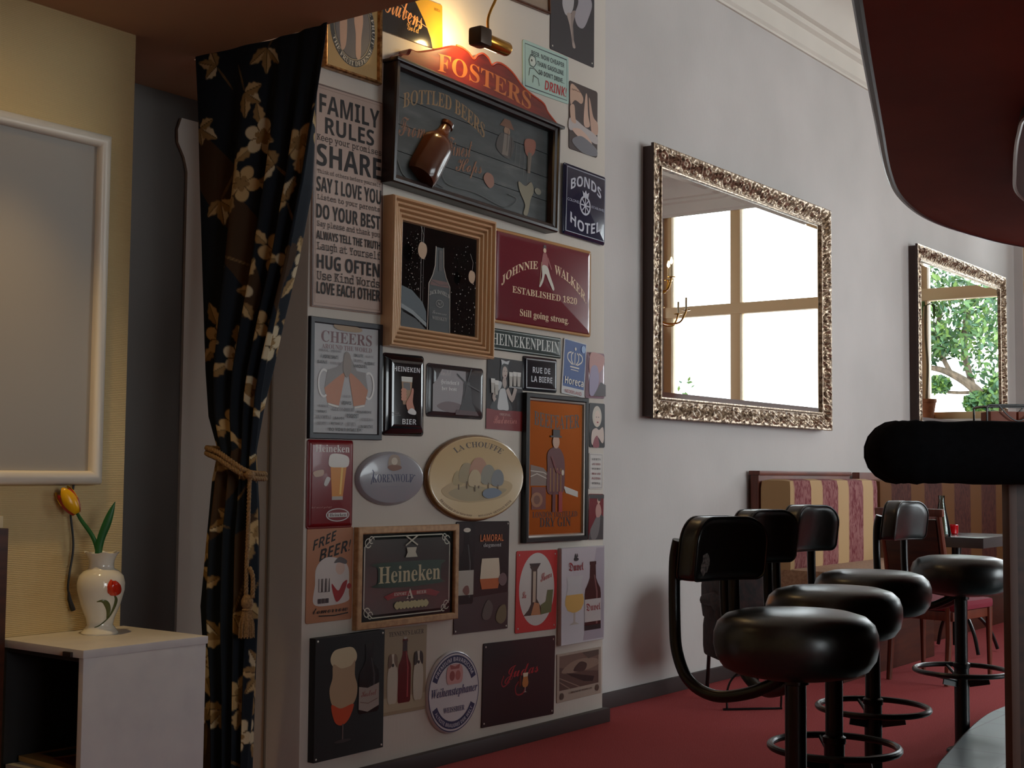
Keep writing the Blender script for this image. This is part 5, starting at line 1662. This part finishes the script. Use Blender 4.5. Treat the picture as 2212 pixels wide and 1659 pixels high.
b = MB(); b.lathe([(.0, .0505), (.03, .0505), (.03, .054), (0, .055)], mat((226, 200, 170), .4), 16); b.build('candle', o)
o = empty('carafe', (8.50, 2.95, .7505), label='clear slender glass carafe on the table beside the candle', cat='carafe')
b = MB(); b.lathe([(.0, 0), (.055, 0), (.058, .01), (.045, .08), (.026, .17), (.018, .22), (.02, .255), (.017, .255), (.014, .22), (.022, .17), (.04, .08), (.05, .014), (0, .012)], M['clear_glass'], 28); b.build('glass_body', o, 60)

# ------------------------------------------------------------------ bar stools
BL, BM = M['black_leather'], M['black_metal']


def make_stool(name):
    o = empty(name)
    b = MB(); b.lathe([(.0, 0), (.05, 0), (.05, .006), (.036, .014), (.03, .04), (.03, .34), (.034, .342), (.034, .36), (.026, .365), (.026, .62), (.033, .623), (.033, .645), (0, .645)], BM, 24); b.build('pole', o)
    b = MB(); b.lathe([(.0, -.001), (.062, -.001), (.064, .003), (.06, .010), (.045, .016), (.03, .018)], BM, 32); b.build('base_plate', o)
    b = MB(); b.lathe([(.0, .640), (.10, .640), (.15, .650), (.176, .662), (.193, .686), (.2, .716), (.199, .745), (.190, .770), (.170, .788), (.135, .798), (.06, .803), (.0, .804)], BL, 56); b.build('seat', o, 60)
    b = MB(); b.tube([(.187 * math.cos(2 * math.pi * k / 48), .187 * math.sin(2 * math.pi * k / 48), .33) for k in range(48)], .0105, BM, 10, True); b.build('foot_ring', o)
    for k in range(3):
        a = rad(50 + 120 * k)
        b = MB(); b.tube([(.03 * math.cos(a), .03 * math.sin(a), .29), (.185 * math.cos(a), .185 * math.sin(a), .328)], .007, BM, 8)
        b.box((-.002, -.0025, -.02), (.08, .0025, .008), BM, 0, Matrix.Rotation(a, 4, 'Z') @ Matrix.Translation((.03, 0, .285)) @ Matrix.Rotation(rad(-12), 4, 'Y')); b.build('ring_spoke', o)
    # padded back: rounded over the top, slightly curved around the sitter
    hw, z0, z1, rt, rb = .126, .856, 1.022, .070, .022
    ol = []
    for cx_, cz_, r_, a0 in ((hw - rt, z1 - rt, rt, 0), (-hw + rt, z1 - rt, rt, 90), (-hw + rb, z0 + rb, rb, 180), (hw - rb, z0 + rb, rb, 270)):
        for k in range(9):
            a = rad(a0 + 90 * k / 8)
            ol.append((cx_ + r_ * math.cos(a), cz_ + r_ * math.sin(a)))
    dn = []
    for k in range(len(ol)):           # denser bottom and sides so the pad can curve
        (xa, za), (xb, zb) = ol[k], ol[(k + 1) % len(ol)]
        m_ = max(1, int(math.hypot(xb - xa, zb - za) / .03))
        dn += [(xa + (xb - xa) * t / m_, za + (zb - za) * t / m_) for t in range(m_)]
    yb = lambda x: .288 - .03 * (x / .126) ** 2
    zc = (z0 + z1) / 2

    def padloop(k, yo):
        return [(x * k, yb(x * k) + yo - .012 * (zc + (z - zc) * k - zc) / .084, zc + (z - zc) * k) for x, z in dn]

    b = MB()
    T_ = .039
    b.rings([padloop(k, yo) for k, yo in ((.3, -T_ - .004), (.72, -T_ - .003), (.90, -T_), (.965, -T_ + .006), (.995, -T_ + .016), (1, -T_ + .026), (1, T_ - .026), (.995, T_ - .016), (.965, T_ - .006), (.90, T_), (.72, T_ + .003), (.3, T_ + .004))], BL)
    b.build('backrest', o, 60)
    for yo in (-T_ + .006, T_ - .006):
        b = MB(); b.tube(padloop(.975, yo), .0034, BL, 6, True); b.build('back_piping', o)
    for s_ in (-1, 1):
        x = s_ * .105
        b = MB(); b.tube(catmull([(x, .318, .96), (x, .332, .90), (x, .332, .76), (x, .322, .67), (x * .95, .28, .60), (x * .8, .2, .572), (x * .55, .11, .588), (x * .35, .04, .62), (x * .3, .015, .642)], 7), .0155, BM, 12); b.build('back_tube', o, 60)
    return o


st = make_stool('bar_stool')
spots = [(3.106, 1.444, -20, 'black bar stool nearest the viewer, with worn white patch on its back'),
         (3.831, 1.658, -13, 'black bar stool second in the row, behind the nearest one'),
         (4.557, 1.829, -12, 'black bar stool third in the row, in front of the striped bench'),
         (5.65, 1.885, -12, 'black bar stool farthest along, beside the dark brown bar front')]
for i, (x, y, a, lab) in enumerate(spots):
    o = st if i == 0 else copy_tree(st)
    o.location = (x, y, 0); o.rotation_euler = (0, 0, rad(a))
    tag(o, lab, 'bar stool', 'black bar stools along the bar')
# worn patch on the first stool's back
b = MB()
rnd = random.Random(5)
pp = []
for k in range(14):
    a = 2 * math.pi * k / 14
    r_ = .017 * (1 + rnd.uniform(-.25, .25))
    pp.append((r_ * .8 * math.cos(a), r_ * 1.5 * math.sin(a)))
WP = noisy('worn_lining', (150, 146, 142), (90, 88, 88), (150, 150, 150), .9, .2)
b.add([(-.086 + x, .2335 - .143 * z - .03 * x, .900 + z) for x, z in pp], [tuple(range(14))], WP)
b.build('worn_patch', st)

# ------------------------------------------------------------------ bar, canopy, tiled step
o = empty('bar_counter', (2.712, .784, 0), label='dark brown bar counter with black padded edge at the right', cat='bar')
Z0 = Vector((-2.7, -.8, 0))
out = [(2.515, .975), (2.62, 1.0), (3.2, 1.05), (4.0, 1.24), (4.7, 1.33), (5.4, 1.22), (6.0, .9), (6.0, -.6), (3.9, -.75), (3.24, .005)]
b = MB(); b.prism([(x - 2.7, y - .8) for x, y in inset_poly(out, .03)], 1.14, 1.20, M['wood_dark']); b.build('counter_top', o)
rn = [(3.30, -.075), (2.88, .487), (2.60, .862), (2.535, .955), (2.56, .995), (2.66, 1.015), (3.2, 1.05), (4.0, 1.24), (4.7, 1.33), (5.4, 1.22), (6.0, .9)]
q = catmull([(x - 2.7, y - .8, 1.180) for x, y in rn], 8)
b = MB()
PADF = noisy('black_cloth', (10, 11, 15), (15, 16, 20), (70, 70, 70), .95, .3, .003, spec=.15)
rs = []
for i, p in enumerate(q):
    rs.append(.0605 + .0012 * math.sin(i * 1.7) + .001 * math.sin(i * .6))
b.tube(q, rs, PADF, 18); po = b.build('padded_edge', o, 60); po['label'] = 'black padded edge roll'
body = [(2.712, .815), (3.2, .89), (4.0, 1.03), (4.9, 1.08), (5.4, .98), (5.8, .7), (5.8, -.5), (3.9, -.6), (3.36, -.06)]
b = MB(); b.prism([(x - 2.7, y - .8) for x, y in body], .0, 1.139, M['wood_dark']); b.build('bar_front', o)
ed = Matrix.Translation((2.712 - 2.7, .815 - .8, 0)) @ Matrix.Rotation(math.atan2(-.80, .598), 4, 'Z')
b = MB(); b.box((-.016, -.008, 0), (.0, .03, 1.138), mat((92, 58, 44), .5), .002, ed); b.build('edge_strip', o)
b = MB(); b.lathe([(.004, 0), (.004, .002), (.001, .003)], mat((200, 190, 170), .3, .8), 10, ed @ Matrix.Translation((.035, 0, .70)) @ Matrix.Rotation(rad(90), 4, 'X')); b.build('screw', o)

# wire rack with reddish menus on the counter
o = empty('menu_rack', (2.905, .878, 1.20), (0, 0, math.atan2(-.80, .598)), 'black wire rack with salmon pink menus on the bar', 'rack')
b = MB()
for y in (-.04, .04):
    b.tube([(-.045, y, 0), (-.045, y, .078), (-.041, y, .083), (.15, y, .083), (.15, y, 0)], .0022, BM, 6)
    b.tube(catmull([(-.02, y, .082), (.0, y, .06), (.02, y, .05), (.04, y, .06), (.06, y, .082)], 4), .0016, BM, 6)
for x in (-.045, .15):
    b.tube([(x, -.04, .003), (x, .04, .003)], .0022, BM, 6); b.tube([(x, -.04, .08), (x, .04, .08)], .0022, BM, 6)
b.build('wire_frame', o)
for k in range(3):
    b = MB(); b.box((-.034 + .058 * k, -.03, .003), (.020 + .058 * k, .03, .070), mat((196, 116, 92), .5), .002)
    tag(b.build('menu_card', None), ('salmon pink menu stack at the rack\u2019s left end', 'salmon pink menu stack in the middle of the rack', 'salmon pink menu stack at the rack\u2019s right end')[k], 'menu', 'menu stacks in the bar rack')
    mo = bpy.context.scene.objects[-1] if False else None
for ob in [x for x in COL.objects if x.name.startswith('menu_card')]:
    ob.matrix_world = Matrix.Translation((2.905, .878, 1.20)) @ Matrix.Rotation(math.atan2(-.80, .598), 4, 'Z')

# curved canopy over the bar
can = [(2.20, .93), (2.437, 1.012), (2.81, 1.143), (3.36, 1.333), (3.93, 1.528), (4.327, 1.637), (4.74, 1.69), (5.163, 1.662), (5.54, 1.577), (6.2, 1.3), (6.6, .6), (6.5, -.4), (5.0, -1.2), (3.0, -1.1), (2.2, -.4), (1.95, .4)]
cq = [(p.x, p.y) for p in catmull([(x, y, 0) for x, y in can], 6, True)]
o = empty('bar_canopy', (4.2, .3, 2.05), label='large brown curved canopy hanging over the bar at upper right', cat='canopy')
CB = noisy('brown_canopy_laminate', (160, 66, 44), (140, 54, 36), (2, 2, 2), .6, 0, spec=.25)
CE = mat((20, 16, 16), .3)
def off(pts, dz):
    return [(x - 4.2, y - .3, dz) for x, y in pts]
b = MB()
area2 = sum(cq[i - 1][0] * cq[i][1] - cq[i][0] * cq[i - 1][1] for i in range(len(cq)))
sg = 1 if area2 > 0 else -1
ins = lambda d: inset_poly(cq, -sg * d)
b.rings([off(ins(.10), 0.0), off(ins(.022), 0.0)], CB, False, False)
b.prism([(x - 4.2, y - .3) for x, y in ins(.095)], .0005, .02, CB)
b.build('underside', o)
b = MB(); b.rings([off(ins(.022), 0.0), off(ins(.016), -.004), off(ins(.006), -.002), off(cq, .01), off(cq, .10), off(ins(.03), .12)], CE, False, True); b.build('edge_band', o, 40)
inn = [(3.35, .925), (3.55, 1.02), (4.0, 1.162), (4.3, 1.242), (4.56, 1.252), (4.9, 1.185), (5.4, .95), (5.6, .4), (5.3, -.3), (4.4, -.6), (3.6, -.4), (3.2, .2), (3.2, .7)]
iq = [(p.x, p.y) for p in catmull([(x, y, 0) for x, y in inn], 6, True)]
b = MB(); b.prism([(x - 4.2, y - .3) for x, y in iq], -.03, .0, CE); io = b.build('inner_panel', o); io['label'] = 'dark inner panel'
b = MB(); b.tube([(x - 4.2, y - .3, -.028) for x, y in iq], .006, mat((120, 104, 96), .25, .7), 6, True); b.build('panel_trim', o)
for x, y in ((2.9, .5), (5.3, .8), (4.6, -.7)):
    b = MB(); b.tube([(x - 4.2, y - .3, .1), (x - 4.2, y - .3, ZC - 2.05)], .012, BM, 8); b.build('hanger_rod', o)

# tiled step along the bar
TIL = NT('grey_blue_floor_tiles', (92, 108, 112), .35)
v = TIL.coords((1, 1, 1)); bk = TIL.n('ShaderNodeTexBrick', offset=0.0, squash=1.0)
bk.inputs['Scale'].default_value = 1.0
bk.inputs['Mortar Size'].default_value = .004; bk.inputs['Brick Width'].default_value = .30; bk.inputs['Row Height'].default_value = .30
bk.inputs['Color1'].default_value = lin((98, 116, 120)); bk.inputs['Color2'].default_value = lin((88, 104, 108)); bk.inputs['Mortar'].default_value = lin((40, 46, 48))
TIL.l(v, bk.inputs['Vector']); TIL.color(bk.outputs['Color'])
stp = [(2.30, .75), (2.60, .98), (3.2, 1.16), (3.8, 1.32), (4.35, 1.54), (4.715, 1.662), (5.007, 1.721), (5.683, 1.836), (6.114, 1.864), (6.6, 1.8), (7.0, 1.4), (7.0, -.5), (3.0, -.8), (2.2, .2)]
sq = [(p.x, p.y) for p in catmull([(x, y, 0) for x, y in stp], 4, True)]
b = MB(); b.prism(sq, .0, .12, TIL.m); b.tube([(x, y, .112) for x, y in sq], .008, mat((30, 30, 32), .4), 6, True); struct('floor_step', b)

# ------------------------------------------------------------------ what the mirrors show: chandelier, window plant, garden
o = empty('chandelier', (9.5, 1.40, 2.42), label='brass candle chandelier seen only in the large mirror', cat='chandelier')
b = MB(); b.lathe([(.0, -.12), (.02, -.11), (.03, -.08), (.015, -.04), (.03, 0), (.014, .05), (.025, .25), (.012, .32), (.01, .6), (.008, 1.88), (.05, 1.885), (0, 1.886)], M['brass'], 16); b.build('stem', o)
for tier, (z, r_, n_) in enumerate(((0.0, .28, 6), (.27, .17, 5))):
    for k in range(n_):
        a = 2 * math.pi * k / n_ + .3
        c_, s_ = math.cos(a), math.sin(a)
        b = MB(); b.tube(catmull([(.02 * c_, .02 * s_, z + .0), (r_ * .35 * c_, r_ * .35 * s_, z - .07), (r_ * .8 * c_, r_ * .8 * s_, z - .07), (r_ * c_, r_ * s_, z + .02)], 5), .008, M['brass'], 7)
        b.lathe([(.0, .02), (.035, .025), (.035, .03), (.012, .034)], M['brass'], 12, c=(r_ * c_, r_ * s_, z)); ar = b.build('arm', o)
        b = MB(); b.lathe([(.009, .034), (.009, .13), (0, .131)], mat((210, 190, 150), .5), 10, c=(r_ * c_, r_ * s_, z)); b.build('candle_tube', ar)
        if tier:
            b = MB(); b.lathe([(.0, .132), (.012, .145), (.014, .16), (.004, .19), (0, .195)], M['bulb'], 10, c=(r_ * c_, r_ * s_, z)); b.build('bulb', ar)

o = empty('potted_plant', (12.19, 2.70, SILL + .001), label='palm-like plant in terracotta pot on the sill of right window', cat='plant')
b = MB(); b.lathe([(.0, 0), (.06, 0), (.085, .15), (.092, .155), (.092, .185), (.08, .185), (.075, .16), (.0, .155)], noisy('terracotta', (186, 120, 78), (160, 98, 62), (20, 20, 20), .8, .1), 24); b.build('pot', o)
b = MB(); b.tube(catmull([(0, 0, .15), (.01, .01, .5), (-.01, .0, .8), (-.02, .01, 1.05)], 5), .012, mat((110, 92, 60), .8), 8); b.build('stem', o)
LG = mat((86, 120, 50), .5)
rnd = random.Random(9)
for k in range(16):
    a = rnd.uniform(0, 6.28); ln = rnd.uniform(.25, .42); dr = rnd.uniform(.2, .45)
    b = MB(); vs, fs = [], []
    for i in range(9):
        t = i / 8
        x, z = min(.12 if math.cos(a) > 0 else 9, ln * t * (1 - .3 * t)), 1.04 + .1 * math.sin(t * 2) - dr * t * t
        wd_ = .014 * math.sin(math.pi * min(.98, t * .9 + .1))
        for s_ in (-1, 0, 1):
            vs.append((min(.03, x * math.cos(a)) - s_ * wd_ * math.sin(a) - .02, x * math.sin(a) + s_ * wd_ * math.cos(a), z - .003 * abs(s_)))
    for i in range(8):
        for s_ in (0, 1):
            q_ = 3 * i + s_
            fs.append((q_, q_ + 1, q_ + 4, q_ + 3))
    b.add(vs, fs, LG); b.build('leaf', o, 60)


def foliage(n, blobs, size, seed):
    rnd = random.Random(seed)
    b = MB()
    ms = [mat(c, .5) for c in ((50, 84, 40), (66, 100, 44), (36, 74, 46), (92, 120, 50))]
    for i in range(n):
        cx, cy, cz, rx, ry, rz = rnd.choice(blobs)
        while True:
            d = Vector((rnd.uniform(-1, 1), rnd.uniform(-1, 1), rnd.uniform(-1, 1)))
            if d.length < 1:
                break
        c = Vector((cx + d.x * rx, cy + d.y * ry, cz + d.z * rz))
        e1 = Vector((rnd.gauss(0, 1), rnd.gauss(0, 1), rnd.gauss(0, 1))).normalized()
        e2 = e1.orthogonal().normalized()
        s_ = size * rnd.uniform(.6, 1.3)
        b.add([c - e1 * s_, c - e2 * s_ * .45, c + e1 * s_, c + e2 * s_ * .45], [(0, 1, 2, 3)], rnd.choice(ms))
    return b


o = empty('garden_tree', (16.2, 1.7, 0), label='leafy green garden tree outside, seen only in the right mirror', cat='tree')
BK = noisy('tree_bark', (120, 104, 88), (80, 70, 60), (20, 20, 8), .9, .3, .01)
b = MB(); b.tube(catmull([(0, .42, -.1), (0, .40, 1.4), (0, .34, 1.9), (-.02, .2, 2.12), (-.05, -.02, 2.30), (-.05, -.3, 2.42), (-.05, -.75, 2.46)], 5), [.10 - .0026 * k for k in range(31)], BK, 10)
b.tube(catmull([(-.02, .2, 2.12), (-.05, -.2, 2.14), (-.1, -.55, 2.34)], 5), .02, BK, 7); b.tube(catmull([(-.02, .15, 2.15), (.1, .0, 2.7), (.1, .1, 3.4)], 5), .04, BK, 7); b.tube(catmull([(-.05, -.1, 2.33), (0, -.3, 2.8), (.1, -.2, 3.4)], 5), .03, BK, 7); b.build('trunk', o)
foliage(6500, [(0, -.1, 2.95, .6, .75, .42), (.1, .3, 2.8, .6, .45, .6), (0, -.5, 3.4, .6, .6, .4), (.1, .2, 3.6, .7, .7, .45), (0, -.5, 2.75, .4, .5, .3), (0, .5, 2.1, .4, .22, .25), (-.1, .25, 1.98, .2, .2, .14), (-.1, -.25, 2.22, .15, .14, .1)], .05, 4).build('foliage', o, 0)
o = empty('garden_shrub', (13.6, -1.05, 0), label='pale low garden shrub outside the large window', cat='shrub')
b = MB(); b.tube([(0, 0, -.1), (0, .02, 1.0), (.02, 0, 2.0)], .03, BK, 8); b.build('stem', o)
foliage(150, [(0, .1, 1.95, .2, .16, .3), (0, .45, 1.95, .15, .12, .3), (0, .3, 1.7, .2, .5, .1)], .05, 6).build('foliage', o, 0)
b = MB(); b.box((XE + .25, -9, -.14), (40, 12, -.04), noisy('paved_yard', (196, 190, 180), (176, 170, 160), (2, 2, 2), .9, 0)); struct('ground', b)
